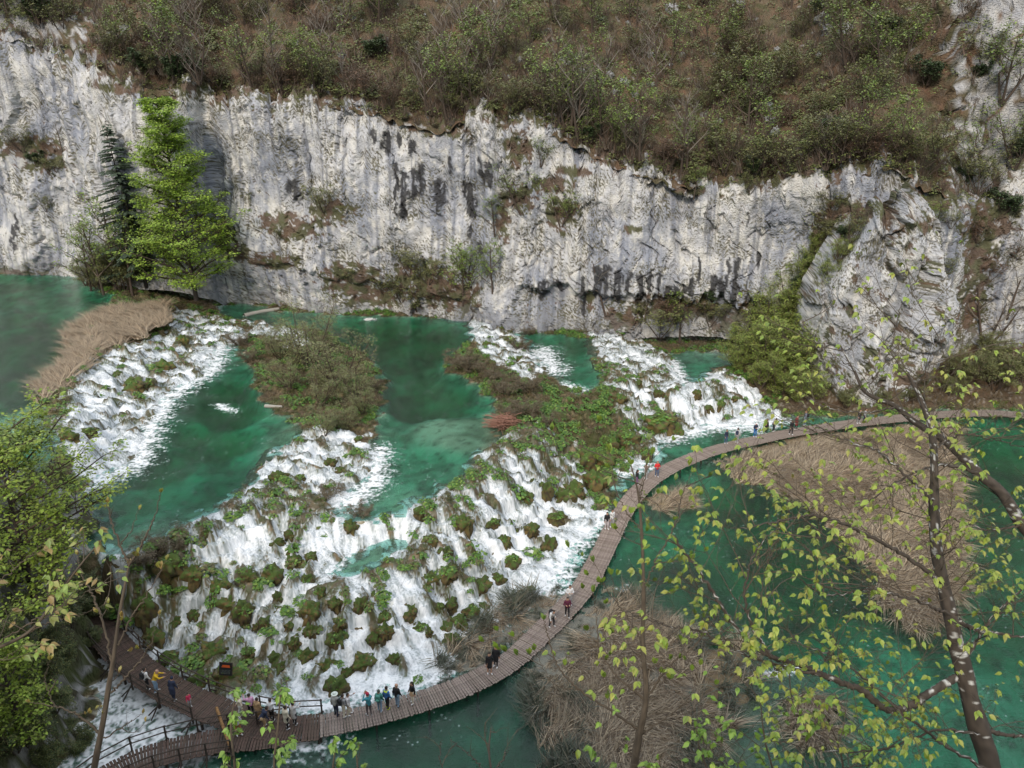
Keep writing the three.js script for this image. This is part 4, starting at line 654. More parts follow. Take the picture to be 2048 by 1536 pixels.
{
  const r = rng(77), low = [], leafy = [], brownish = [];
  for (let i = 0; i < 60000; i++) {
    const x = lerp(-70, 60, r()), z = lerp(-122, -46, r()), nr = samp(F.near, x, z), cs = samp(F.casc, x, z);
    if (nr < 0.25 || nr > 12 || samp(F.bank, x, z) < 0) continue;
    if (samp(F.far, x, z) < 0) { if (r() < 0.5) brownish.push([x, ground(x, z) - 0.03, z, r() * 6.28, 0.6 + 0.8 * r()]); continue; }
    const d = dryness(x, z);
    const wet = cs < 0.3 ? wetAt(x, z) : 0;
    if (cs < 0.3 && (wet > 0.28 || r() < 0.4)) continue;
    const g = n2(x * 0.25, z * 0.25) + 1.0 * d + (r() - 0.5) + (cs < 0.3 ? 0.15 : 0);
    (g > 0.28 ? leafy : g > -0.2 ? low : brownish).push([x, cs < 0.3 ? sheetY(x, z) - 0.04 : ground(x, z) - 0.02, z, r() * 6.28, 0.6 + 0.8 * r()]);
  }
  scatter('low_leafy_growth', 'low green leafy growth covering the barriers', clumpGeo(61, 30, 0.32, 0.16, GREENS), leafMat, leafy);
  scatter('mossy_grass', 'olive moss and short grass on the barriers', tuftGeo(62, 26, 0.22, 0.05, OLIVES, 0.2), leafMat, low, 'grass');
  scatter('dead_grass', 'brown dead grass and litter on the barriers', tuftGeo(63, 22, 0.2, 0.04, [[0.17, 0.115, 0.06], [0.12, 0.085, 0.04], [0.22, 0.16, 0.09], [0.1, 0.075, 0.04]], 0.3), leafMat, brownish, 'grass');
  // reeds, mostly lodged by winter
  const reed = [tuftGeo(64, 26, 0.66, 0.05, STRAWS, 1.45, 1.7), tuftGeo(65, 26, 0.5, 0.05, STRAWS, 1.5, 1.4)], grey = tuftGeo(66, 26, 0.9, 0.055, GREYREED, 0.9);
  const isleNames = [['reed_bed', 'broad straw coloured reed bed beside the far boardwalk'], ['reed_bed', 'straw coloured reed bed spreading from the near boardwalk behind the thin tree'], ['reed_bed', 'narrow strip of brown reeds between cascade and boardwalk'], ['reed_bed', 'small brown reed tuft beside the boardwalk bend'], ['reed_bed', 'round straw tussock in the grey shallows']];
  ISLES.forEach((P, k) => {
    const xs = P.map((q) => q[0]), zs = P.map((q) => q[1]), x0 = Math.min(...xs) - 1, x1 = Math.max(...xs) + 1, z0 = Math.min(...zs) - 1, z1 = Math.min(-31, Math.max(...zs) + 1), L = [[], [], []], N = Math.min(14000, (x1 - x0) * (z1 - z0) * 8.5);
    for (let i = 0; i < N; i++) {
      const x = lerp(x0, x1, r()), z = lerp(z0, z1, r()), d = sdist(P, x, z);
      if (d > 0.5 + 0.6 * n2(x * 0.7, z * 0.7) || Math.abs(samp(F.isle, x, z)) > 60) continue;
      if (k === 1 && samp(F.shoal, x, z) < -0.5 && r() < 0.75) continue;
      if (n2(x * 0.45 + 31, z * 0.45) + 0.4 * n2(x * 1.5, z * 1.5) > 0.55 && r() < 0.85) continue;
      let near = 99; for (const w of walkPts) near = Math.min(near, (w.x - x) ** 2 + (w.z - z) ** 2); if (near < 1.7) continue;
      const edge = d > -1.6 + n2(x * 0.5, z * 0.5) && (k === 1 || k === 2) && n2(x * 0.3 + 7, z * 0.3) > -0.1, sw = 2.2 * n2(x * 0.1, z * 0.1) + 1.2 * n2(x * 0.3, z * 0.3 + 3), tl = 0.3 + 0.6 * clamp(0.5 + n2(x * 0.2, z * 0.2 + 60));
      L[edge ? 2 : r() < 0.5 ? 0 : 1].push([x, -0.05 + clamp(ground(x, z), 0, 0.12), z, sw + (r() - 0.5) * 1.3, (0.7 + 0.8 * r()) * (near < 8 ? 0.4 : 1), edge ? 0.3 : tl * 0.5, 0]);
    }
    scatter(isleNames[k][0], isleNames[k][1], reed[0], leafMat, [...L[0], ...L[1].filter((_, i) => i % 2)], 'reeds');
    if (L[2].length) scatter('grey_green_reeds', k === 1 ? 'grey green reeds edging the straw reed bed' : 'grey green reeds edging the brown reed strip', grey, leafMat, L[2], 'reeds');
  });
  // straw on the upper barrier
  const straw = []; const SP = poly(7.2, [[150, 655], [215, 625], [330, 605], [340, 632], [275, 680], [190, 725], [125, 780], [90, 800], [90, 770], [135, 715]]).p, sx = SP.map((q) => q[0]), sz = SP.map((q) => q[1]);
  for (let i = 0; i < 2400; i++) { const x = lerp(Math.min(...sx) - 1, Math.max(...sx) + 1, r()), z = lerp(Math.min(...sz) - 1, Math.max(...sz) + 1, r()), d = sdist(SP, x, z) + 0.8 * n2(x * 0.5, z * 0.5); if (d > 0.4 || samp(F.casc, x, z) < 0.1) continue; straw.push([x, Math.max(ground(x, z), 6.9), z, 2.4 + 0.7 * n2(x * 0.2, z * 0.2) + (r() - 0.5) * 1.4, 0.8 + 0.9 * r(), 0.5 * r(), 0]); }
  scatter('straw_reeds', 'pale straw reeds lying over the upper barrier', reed[1], leafMat, straw, 'reeds');
}
console.log('ground cover done');
// ------------------------------------------------------------------ trees
class Wood { // tapered limbs gathered into one geometry
  constructor(bark) { this.P = []; this.C = []; this.I = []; this.bark = bark; }
  limb(pts, r0, r1, sides) {
    const T = new THREE.Vector3(), A = new THREE.Vector3(), B = new THREE.Vector3(), n = pts.length;
    for (let i = 0; i < n; i++) {
      T.copy(pts[Math.min(n - 1, i + 1)]).sub(pts[Math.max(0, i - 1)]).normalize(); A.set(0.31, 0.12, 0.94).cross(T).normalize(); B.crossVectors(T, A);
      const r = lerp(r0, r1, i / (n - 1)), p = pts[i];
      for (let s = 0; s < sides; s++) { const a = s / sides * 6.2832, k = r * (sides > 4 ? 1 + 0.16 * n3(p.x * 3 + Math.cos(a), p.y * 3, p.z * 3 + Math.sin(a)) : 1), x = Math.cos(a) * k, y = Math.sin(a) * k; this.P.push(p.x + A.x * x + B.x * y, p.y + A.y * x + B.y * y, p.z + A.z * x + B.z * y); this.C.push(...this.bark(p, a, r)); }
      if (i) { const k = this.P.length / 3 - 2 * sides; for (let s = 0; s < sides; s++) { const t = (s + 1) % sides; this.I.push(k + s, k + t, k + sides + s, k + t, k + sides + t, k + sides + s); } }
    }
  }
  geo() { return bufGeo(this.P, this.I, this.C); }
}
const barkOf = (c, v = 0.35) => (p, a) => { const k = 1 + v * n3(p.x * 2 + a, p.y * 2, p.z * 2); return [c[0] * k, c[1] * k, c[2] * k]; };
function leafQuad(L, p, dir, nrm, len, wid, c) { // small pointed leaf spray of two faces with a fold
  const s = new THREE.Vector3().crossVectors(nrm, dir).normalize().multiplyScalar(wid / 2), k = L.P.length / 3;
  L.P.push(p.x, p.y, p.z, p.x + dir.x * len * 0.5 + s.x, p.y + dir.y * len * 0.5 + s.y, p.z + dir.z * len * 0.5 + s.z, p.x + dir.x * len, p.y + dir.y * len - wid * 0.15, p.z + dir.z * len, p.x + dir.x * len * 0.5 - s.x, p.y + dir.y * len * 0.5 - s.y, p.z + dir.z * len * 0.5 - s.z);
  for (let i = 0; i < 4; i++) L.C.push(...c); L.I.push(k, k + 1, k + 2, k, k + 2, k + 3);
}
function grow(o) { // returns { trunk, twigs, leaves } geometries, base at the origin
  const r = rng(o.seed), trunk = new Wood(barkOf(o.bark)), twigs = new Wood(barkOf(o.twig ?? o.bark)), L = { P: [], C: [], I: [] }, V = THREE.Vector3;
  const leafAt = (p, d, k) => { for (let i = 0; i < k; i++) { const c = o.pal[Math.floor(r() * o.pal.length)], v = 0.72 + 0.56 * r(), s = o.leaf * (0.6 + 0.8 * r()), j = o.jit ?? 0.5, q = new V(p.x + (r() - 0.5) * j, p.y + (r() - 0.5) * j * (o.flat ?? 0.8), p.z + (r() - 0.5) * j); leafQuad(L, q, new V(d.x + (r() - 0.5) * 1.6, d.y * 0.4 - (o.droop ?? 0.2) + (r() - 0.5) * 0.8, d.z + (r() - 0.5) * 1.6).normalize(), new V(r() - 0.5, 1, r() - 0.5).normalize(), s, s * (o.slim ?? 0.7), [c[0] * v, c[1] * v, c[2] * v]); } };
  const branch = (p, d, len, rad, lev) => {
    const last = lev === o.levels, n = lev === 0 ? 7 : last ? 3 : 4, pts = [p.clone()], dir = d.clone(), step = len / (n - 1), wob = (lev === 0 ? 0.1 : 0.32) * (o.wob ?? 1);
    for (let i = 1; i < n; i++) { dir.x += (r() - 0.5) * wob; dir.z += (r() - 0.5) * wob; dir.y += (r() - 0.5) * wob * 0.7 + (lev === 0 ? 0.08 : o.tropism ?? 0.05); dir.normalize(); pts.push(pts[i - 1].clone().addScaledVector(dir, step)); }
    (lev === 0 ? trunk : twigs).limb(pts, rad, rad * (lev === 0 ? 0.3 : 0.4), lev === 0 ? 6 : lev === 1 ? 4 : 3);
    if (o.perTwig && lev >= o.levels - (o.leafLevels ?? 0)) for (let i = 1; i < n; i++) leafAt(pts[i], dir, o.perTwig * (0.5 + r()));
    if (last) return;
    const kids = o.kids[lev];
    for (let k = 0; k < kids; k++) {
      const f = lev === 0 ? lerp(o.clear ?? 0.25, 1, (k + r()) / kids) : lerp(0.2, 1, (k + r()) / kids), i = Math.min(n - 2, Math.floor(f * (n - 1))), q = pts[i].clone().lerp(pts[i + 1], f * (n - 1) - i), a = k * 2.4 + r() * 1.5, out = lev === 0 ? o.spread : 0.75;
      const nd = dir.clone().multiplyScalar(1 - out * 0.55).add(new V(Math.cos(a) * out, (r() - 0.35) * 0.5 * (lev ? 1 : o.rise ?? 1), Math.sin(a) * out)).normalize();
      const env = lev === 0 ? (o.shape ? o.shape(f) : 1.15 - 0.75 * f) : 0.9 - 0.35 * f;
      branch(q, nd, len * o.ratio[lev] * env * (0.7 + 0.6 * r()), rad * lerp(0.55, 0.3, f), lev + 1);
    }
  };
  for (let s = 0; s < (o.stems ?? 1); s++) { const a = s * 2.4 + r(), t = o.stems > 1 ? (o.splay ?? 0.5) * (0.4 + 0.8 * r()) : 0.04; branch(new V(Math.cos(a) * 0.15 * (o.stems > 1), -0.3, Math.sin(a) * 0.15 * (o.stems > 1)), new V(Math.cos(a) * t + (o.lean ?? 0), 1, Math.sin(a) * t).normalize(), o.height * (o.stems > 1 ? 0.6 + 0.5 * r() : 1), o.radius, 0); }
  return { trunk: trunk.geo(), twigs: twigs.geo(), leaves: L.P.length ? bufGeo(L.P, L.I, L.C) : null };
}
function treeThing(name, g, label, category, p, turn = 0, s = 1, group) {
  const t = thing(name, label, category, p, turn, group); if (Array.isArray(s)) t.scale.set(...s); else t.scale.setScalar(s);
  mesh('trunk', g.trunk, barkMat, t); if (g.twigs.index.count) mesh('branches', g.twigs, barkMat, t).userData.kind = 'stuff'; if (g.leaves) mesh('crown', g.leaves, leafMat, t);
  t.userData.base = name; return t;
}
const GREY = [0.2, 0.175, 0.15], BROWN = [0.075, 0.055, 0.042], DARK = [0.045, 0.036, 0.03];
const FRESH = [[0.19, 0.28, 0.045], [0.24, 0.32, 0.055], [0.15, 0.23, 0.035]], OLIVE = [[0.17, 0.19, 0.055], [0.21, 0.21, 0.07], [0.13, 0.15, 0.045]], DEEP = [[0.055, 0.1, 0.026], [0.075, 0.12, 0.034], [0.045, 0.075, 0.024]], TWIGGY = [[0.14, 0.11, 0.07], [0.11, 0.1, 0.06]];
// small trees and shrubs of the slope: a few of each kind, then copies
const K = {};
const kind = (key, label, cat, opts) => { K[key] = { label, cat, v: opts.map((o) => grow(o)) }; };
const bare = (s) => ({ seed: s, height: 7, radius: 0.13, levels: 3, kids: [10, 4, 4], ratio: [0.5, 0.55, 0.6], spread: 0.8, bark: BROWN, twig: GREY, perTwig: 0, clear: 0.2, tropism: 0.12 });
const leafy = (s, pal, k) => ({ ...bare(s), height: 6.5, twig: [0.11, 0.085, 0.065], pal, perTwig: k, leaf: 0.2, jit: 0.45, leafLevels: 0 });
kind('bare_tree', 'leafless grey tree on the brown slope above the cliff', 'tree', [bare(101), bare(102), { ...bare(103), stems: 3, splay: 0.5, kids: [6, 4, 4] }]);
kind('budding_tree', 'thin tree with sparse fresh green leaves on the slope above the cliff', 'tree', [leafy(111, FRESH, 1.9), leafy(112, FRESH, 2.6), { ...leafy(113, FRESH, 2.0), stems: 3, splay: 0.45, kids: [6, 4, 4] }]);
kind('olive_shrub', 'olive green shrub on the slope above the cliff', 'shrub', [{ ...leafy(121, OLIVE, 1.6), height: 4.2, stems: 5, splay: 0.7, kids: [5, 4, 4], radius: 0.06 }, { ...leafy(122, OLIVE, 1.3), height: 4.4, stems: 4, splay: 0.6, kids: [6, 4, 4], radius: 0.07 }]);
kind('evergreen_shrub', 'dark green shrub on the slope above the cliff', 'shrub', [{ ...leafy(131, DEEP, 3.2), height: 3.2, stems: 4, splay: 0.7, kids: [5, 4, 4], radius: 0.06, leaf: 0.22 }]);
kind('brown_shrub', 'brown leafless shrub on the slope above the cliff', 'shrub', [{ ...bare(141), height: 3.4, stems: 6, splay: 0.8, kids: [5, 4, 4], radius: 0.04, twig: [0.12, 0.085, 0.06], perTwig: 0.8, pal: [[0.13, 0.08, 0.045], [0.17, 0.1, 0.06]], leaf: 0.15 }]);
const proto = {};
function plantKind(key, p, turn, s, label, group, vi = 0) {
  const k = K[key], id = key + vi; let t;
  if (!proto[id]) { t = treeThing(key, k.v[vi], label, k.cat, p, turn, s, group); proto[id] = t; } else { t = copyOf(proto[id], label, p, turn, s); t.userData.category = k.cat; if (group) t.userData.group = group; else delete t.userData.group; }
  return t;
}
function slopeWords(key, px, py, top) {
  const where = px < 300 ? 'above the spruce' : px < 700 ? 'past the tall bright tree' : px < 1050 ? 'above the black streaks' : px < 1450 ? 'above the overhang' : px < 1830 ? 'above the thicket' : 'by the high crag', row = py > top - 30 ? 'at the cliff brow' : py > 70 ? 'low on the slope' : 'high on the slope';
  const what = { bare_tree: 'leafless grey tree', budding_tree: 'thin fresh green tree', olive_shrub: 'olive green shrub', evergreen_shrub: 'dark green shrub', brown_shrub: 'brown twiggy shrub' }[key];
  return [`${what} ${row} ${where}`, `${what}s ${row} ${where}`];
}
{
  const r = rng(555), pick = [['bare_tree', 0.26], ['budding_tree', 0.3], ['olive_shrub', 0.27], ['evergreen_shrub', 0.05], ['brown_shrub', 0.12]];
  const spots = [];
  for (let i = 0; i < 420; i++) {
    const px = lerp(-140, 2180, (i + r()) / 420), pxx = px + (r() - 0.5) * 300, top = lin(TOP, pxx, 1), py = i % 4 === 0 ? top + 3 - 14 * r() : lerp(top - 8, -170, Math.pow(r(), 0.8));
    const rocky = pxx > 1840 || (pxx < 260 && py > -40); if (rocky && r() < 0.6) continue;
    const p = onHill(pxx, py); let u = r(), key = 'bare_tree'; for (const [k, w] of pick) { if (u < w) { key = k; break; } u -= w; }
    if (pxx > 1500 && key === 'bare_tree' && r() < 0.4) key = 'olive_shrub';
    const k = K[key]; plantKind(key, [p[0], p[1] - 0.1, p[2]], r() * 6.28, 0.75 + 0.75 * r(), ...slopeWords(key, pxx, py, top), Math.floor(r() * k.v.length));
  }
  // shrubs rooted on the ledges of the cliff: [px, py of the foot, scale, kind]
  const LEDGE = [[650, 415, 0.9, 2], [500, 415, 0.5, 2], [1040, 425, 0.9, 1], [1120, 450, 0.8, 1], [985, 470, 0.8, 1], [990, 580, 1.0, 1], [820, 545, 1.1, 2], [800, 600, 1.0, 2], [860, 560, 1.0, 2], [830, 620, 0.9, 2], [930, 600, 1.2, 1], [900, 590, 0.8, 4], [940, 560, 0.8, 1], [760, 590, 0.7, 2], [870, 610, 1.0, 4], [700, 560, 0.6, 2], [1215, 625, 1.2, 0], [1290, 640, 0.8, 0], [1320, 670, 1.2, 2], [1425, 600, 0.9, 3], [1340, 640, 1.1, 4], [1390, 640, 1.0, 4], [1420, 650, 1.0, 2], [1360, 680, 1.0, 1], [1700, 480, 1.0, 3], [1640, 500, 1.0, 2], [1625, 540, 1.0, 3], [1600, 590, 1.1, 3], [1660, 430, 0.7, 2], [1890, 550, 0.6, 2], [1870, 300, 0.8, 2], [1970, 380, 1.1, 2], [2010, 420, 1.1, 3], [1960, 480, 1.0, 4], [1985, 560, 1.0, 4], [2030, 640, 1.1, 0], [2040, 520, 1.0, 4], [1980, 690, 1.3, 0], [60, 330, 0.9, 3], [30, 300, 0.9, 2], [100, 350, 0.8, 2], [90, 420, 0.6, 2], [120, 300, 0.6, 0], [60, 550, 0.5, 2], [1080, 330, 0.6, 1], [1160, 300, 0.6, 1], [1720, 740, 0.9, 2], [1780, 720, 0.8, 0], [1820, 780, 0.9, 2], [1880, 460, 0.5, 1], [560, 480, 0.5, 2], [1500, 380, 0.6, 2], [1390, 395, 0.6, 1]];
  const ledgeKinds = [['bare_tree', 'small leafless tree rooted on a ledge of the cliff'], ['budding_tree', 'small fresh green tree rooted on a ledge of the cliff'], ['olive_shrub', 'olive shrub rooted on a ledge of the cliff'], ['evergreen_shrub', 'dark green shrub rooted on a ledge of the cliff'], ['brown_shrub', 'brown twiggy shrub rooted on a ledge of the cliff']];
  for (const [a, b, s, k] of LEDGE) { const [f, y] = onWall(a, b), d = wallOut(f, y), x = f.x + f.nx * (d + 0.1), z = f.z + f.nz * (d + 0.1) - LEAN * Math.max(0, y - f.b); const [key, lb] = ledgeKinds[k], lab = lb.replace('a ledge of the cliff', a < 300 ? 'the pale cliff left of the spruce' : a < 720 ? 'the cliff past the tall bright tree' : a < 960 ? (b < 500 ? 'the black streaked cliff' : 'the mossy ledge above the middle pool') : a < 1200 ? 'the cliff between streaks and overhang' : a < 1560 ? 'the ledge under the overhang' : a < 1930 ? 'the buttress' : 'the gorge wall beyond the buttress'); plantKind(key, [x, y - 0.2, z], r() * 6.28, [s * 1.15, s * 1.0, s * 1.15], lab, lab + ' group', Math.floor(r() * K[key].v.length)); }
}
// undergrowth on the slope: twigs and young leaves nobody could count
{
  const r = rng(606), brown = [], green = [];
  for (let i = 0; i < 9000; i++) { const px = lerp(-200, 1990, r()), top = lin(TOP, px, 1), py = lerp(top + 2, -170, r()); if (px > 1830 && r() < 0.8) continue; const p = onHill(px, py), g = fbm2(p[0] * 0.12, p[2] * 0.12, 3); (g + (r() - 0.5) * 0.7 > -0.06 ? green : brown).push([p[0], p[1] - 0.1, p[2], r() * 6.28, 0.5 + 0.9 * r()]); }
  for (let i = 0; i < 1500; i++) { const px = lerp(-100, 1960, r()), k = clamp(Math.round((px - U0) / (U1 - U0) * UN), 0, UN), f = foot[k], q = lerp(-0.9, 2.6, r()), z = f.z - LEAN * (f.top - f.b) - 1.6 - q; (r() < 0.5 ? green : brown).push([f.x + (r() - 0.5), f.top - 0.9 + 0.7 * ragged(f.x) + Math.max(0, q) * 1.0, z, r() * 6.28, 0.4 + 0.8 * r()]); }
  scatter('twiggy_undergrowth', 'brown twiggy undergrowth on the slope above the cliff', tuftGeo(71, 22, 1.5, 0.05, [[0.17, 0.14, 0.11], [0.22, 0.185, 0.15], [0.12, 0.09, 0.065], [0.22, 0.135, 0.09]], 0.8), leafMat, brown, 'undergrowth');
  scatter('green_undergrowth', 'young green undergrowth on the slope above the cliff', clumpGeo(72, 36, 0.8, 0.2, [[0.17, 0.21, 0.055], [0.22, 0.27, 0.06], [0.13, 0.155, 0.045], [0.18, 0.17, 0.07]]), leafMat, green, 'undergrowth');
}
// rocks lying on the slope
{
  const r = rng(808), rg = [3, 8, 15].map((s) => { const g = moundGeo(s, 0), c = g.attributes.color, q = g.attributes.position; for (let i = 0; i < c.count; i++) { const v = 0.36 + 0.13 * n3(q.getX(i) * 3, q.getY(i) * 3, q.getZ(i) * 3 + s), m = n3(q.getX(i) * 2 + s, q.getY(i) * 2, q.getZ(i) * 2) > 0.45; if (m) c.setXYZ(i, 0.1, 0.09, 0.04); else c.setXYZ(i, v * 0.96, v * 0.97, v); const k = 1 + 0.3 * Math.round(n3(q.getX(i) * 1.7, q.getY(i) * 1.7, q.getZ(i) * 1.7 + s) * 2) * 0.5; q.setXYZ(i, q.getX(i) * k, q.getY(i) * k * 0.8, q.getZ(i) * k); } g.computeVertexNormals(); return g; });
  const P = [[1130, 125, 1.2], [1165, 145, 1.0], [1190, 160, 1.1], [1220, 150, 0.9], [1250, 165, 1.0], [1270, 190, 0.8], [1230, 185, 0.9], [1300, 170, 0.8], [1345, 20, 1.6], [1480, 15, 1.6], [1650, 40, 1.7], [1690, 60, 1.6], [1655, 60, 1.4], [1530, 215, 1.5], [1540, 240, 1.2], [1550, 265, 1.0], [1450, 205, 0.7], [1040, 120, 0.9], [550, 90, 0.9], [590, 92, 1.0], [680, 115, 1.0], [1300, 110, 0.7], [1365, 110, 0.7], [1140, 110, 0.8], [930, 215, 1.2], [965, 205, 1.1], [1060, 225, 0.9], [1110, 235, 1.2], [1150, 118, 0.7], [250, 60, 1.2], [150, 40, 1.4], [230, 75, 1.2], [500, 140, 0.8]];
  for (let i = 0; i < 45; i++) P.push([lerp(420, 1780, r()), lerp(-20, 260, r()), 0.3 + 0.5 * r()]);
  for (const [a, b, s] of P) { if (b > lin(TOP, a, 1) - 2) continue; const p = onHill(a, b), m = mesh('slope_rock', rg[Math.floor(r() * 3)], mossMat); m.position.set(p[0], p[1] + 0.1 * s, p[2]); m.rotation.set(r() * 0.5, r() * 6.28, r() * 0.5); m.scale.set(s * 0.7, s * 0.6, s * 0.55); tag(m, 'pale limestone rock lying on the leaf littered slope', 'rock', 'rocks on the slope'); }
}
// tall spring tree and spruce by the cliff
const BRIGHT = [[0.26, 0.4, 0.03], [0.32, 0.46, 0.04], [0.2, 0.33, 0.03], [0.36, 0.48, 0.07]];
{
  const b = at(392, 592, 7), t = grow({ seed: 201, height: 27, radius: 0.34, levels: 3, kids: [70, 8, 5], ratio: [0.24, 0.48, 0.55], spread: 0.98, rise: 0.5, clear: 0.06, bark: DARK, twig: BROWN, shape: (f) => f < 0.1 ? 0.8 : 1.3 - 1.02 * f, pal: BRIGHT, perTwig: 6.2, leaf: 0.28, jit: 1.1, flat: 0.4, droop: 0.15, leafLevels: 1, tropism: 0.0, lean: -0.05 });
  treeThing('beech_tree', t, 'tall tree with bright yellow green spring leaves at the cliff foot', 'tree', [b[0], 6.6, b[2]]);
}
function spruce(seed, H, Rm) {
  const r = rng(seed), trunk = new Wood(barkOf(DARK)), tw = new Wood(barkOf(DARK)), L = { P: [], C: [], I: [] }, V = THREE.Vector3; trunk.limb([0, 0.25, 0.5, 0.75, 1].map((f) => new V(0.15 * Math.sin(f * 5), f * H - 0.4, 0)), 0.3, 0.02, 7);
  for (let y = H * 0.12; y < H * 0.99; y += 0.36) for (let k = 0; k < 5; k++) {
    const f = y / H, a = r() * 6.28, len = (Rm * Math.pow(1 - f, 0.8) + 0.25) * (0.6 + 0.6 * r()), p = new V(0, y + r() * 0.8, 0), pts = [p.clone()], d = new V(Math.cos(a), 0.05 + 0.25 * f, Math.sin(a)); let n = 4;
    for (let i = 1; i <= n; i++) { d.y -= 0.13 - (i === n ? 0.18 : 0); pts.push(pts[i - 1].clone().addScaledVector(d.clone().normalize(), len / n)); } tw.limb(pts, 0.035, 0.01, 3);
    const m = Math.ceil(len * 22); for (let i = 0; i < m; i++) { const u = 0.15 + 0.85 * r(), j = Math.min(n - 1, Math.floor(u * n)), q = pts[j].clone().lerp(pts[j + 1], u * n - j), s = r() < 0.5 ? -1 : 1, dd = new V(-Math.sin(a) * s + Math.cos(a) * 0.9, -0.35 - 0.3 * r(), Math.cos(a) * s + Math.sin(a) * 0.9).normalize(), v = 0.7 + 0.6 * r(); leafQuad(L, q, dd, new V(r() - 0.5, 0.5 + 0.5 * r(), r() - 0.1), 0.42 + 0.4 * r() * (1 - f * 0.5), 0.2, [0.05 * v, 0.085 * v, 0.045 * v]); }
  }
  return { trunk: trunk.geo(), twigs: tw.geo(), leaves: bufGeo(L.P, L.I, L.C) };
}
{ const b = at(292, 566, 8); const t = treeThing('spruce_tree', spruce(210, 23, 5.4), 'dark spruce beside the tall bright green tree', 'tree', [b[0], 7.2, b[2]]); t.rotation.z = 0.07; }
// shrubs round their feet, the willow islet, the thicket by the buttress, brushwood
const willowO = (s, pal, k, h = 5) => ({ seed: s, height: h, radius: 0.07, levels: 3, stems: 7, splay: 0.75, kids: [7, 5, 5], ratio: [0.45, 0.5, 0.55], spread: 0.75, bark: BROWN, twig: [0.13, 0.1, 0.065], pal, perTwig: k, leaf: 0.16, slim: 0.45, jit: 0.4, clear: 0.15, tropism: 0.02 });
const WILLOW = [[0.18, 0.21, 0.07], [0.22, 0.24, 0.08], [0.14, 0.165, 0.055], [0.2, 0.18, 0.085]], THICK = [[0.23, 0.31, 0.055], [0.29, 0.36, 0.065], [0.18, 0.25, 0.045], [0.25, 0.26, 0.065]];
kind('willow_bush', '', 'shrub', [willowO(221, WILLOW, 0.95), willowO(222, WILLOW, 0.75)]);
kind('thicket_bush', '', 'shrub', [willowO(231, THICK, 2.0, 5), willowO(232, THICK, 1.7, 5)]);
kind('brushwood', '', 'shrub', [{ ...willowO(241, [[0.15, 0.11, 0.06], [0.12, 0.1, 0.05]], 0.9, 3), splay: 1.6, tropism: -0.05 }]);
kind('olive_bush', '', 'shrub', [willowO(251, OLIVE, 2.6, 5)]);
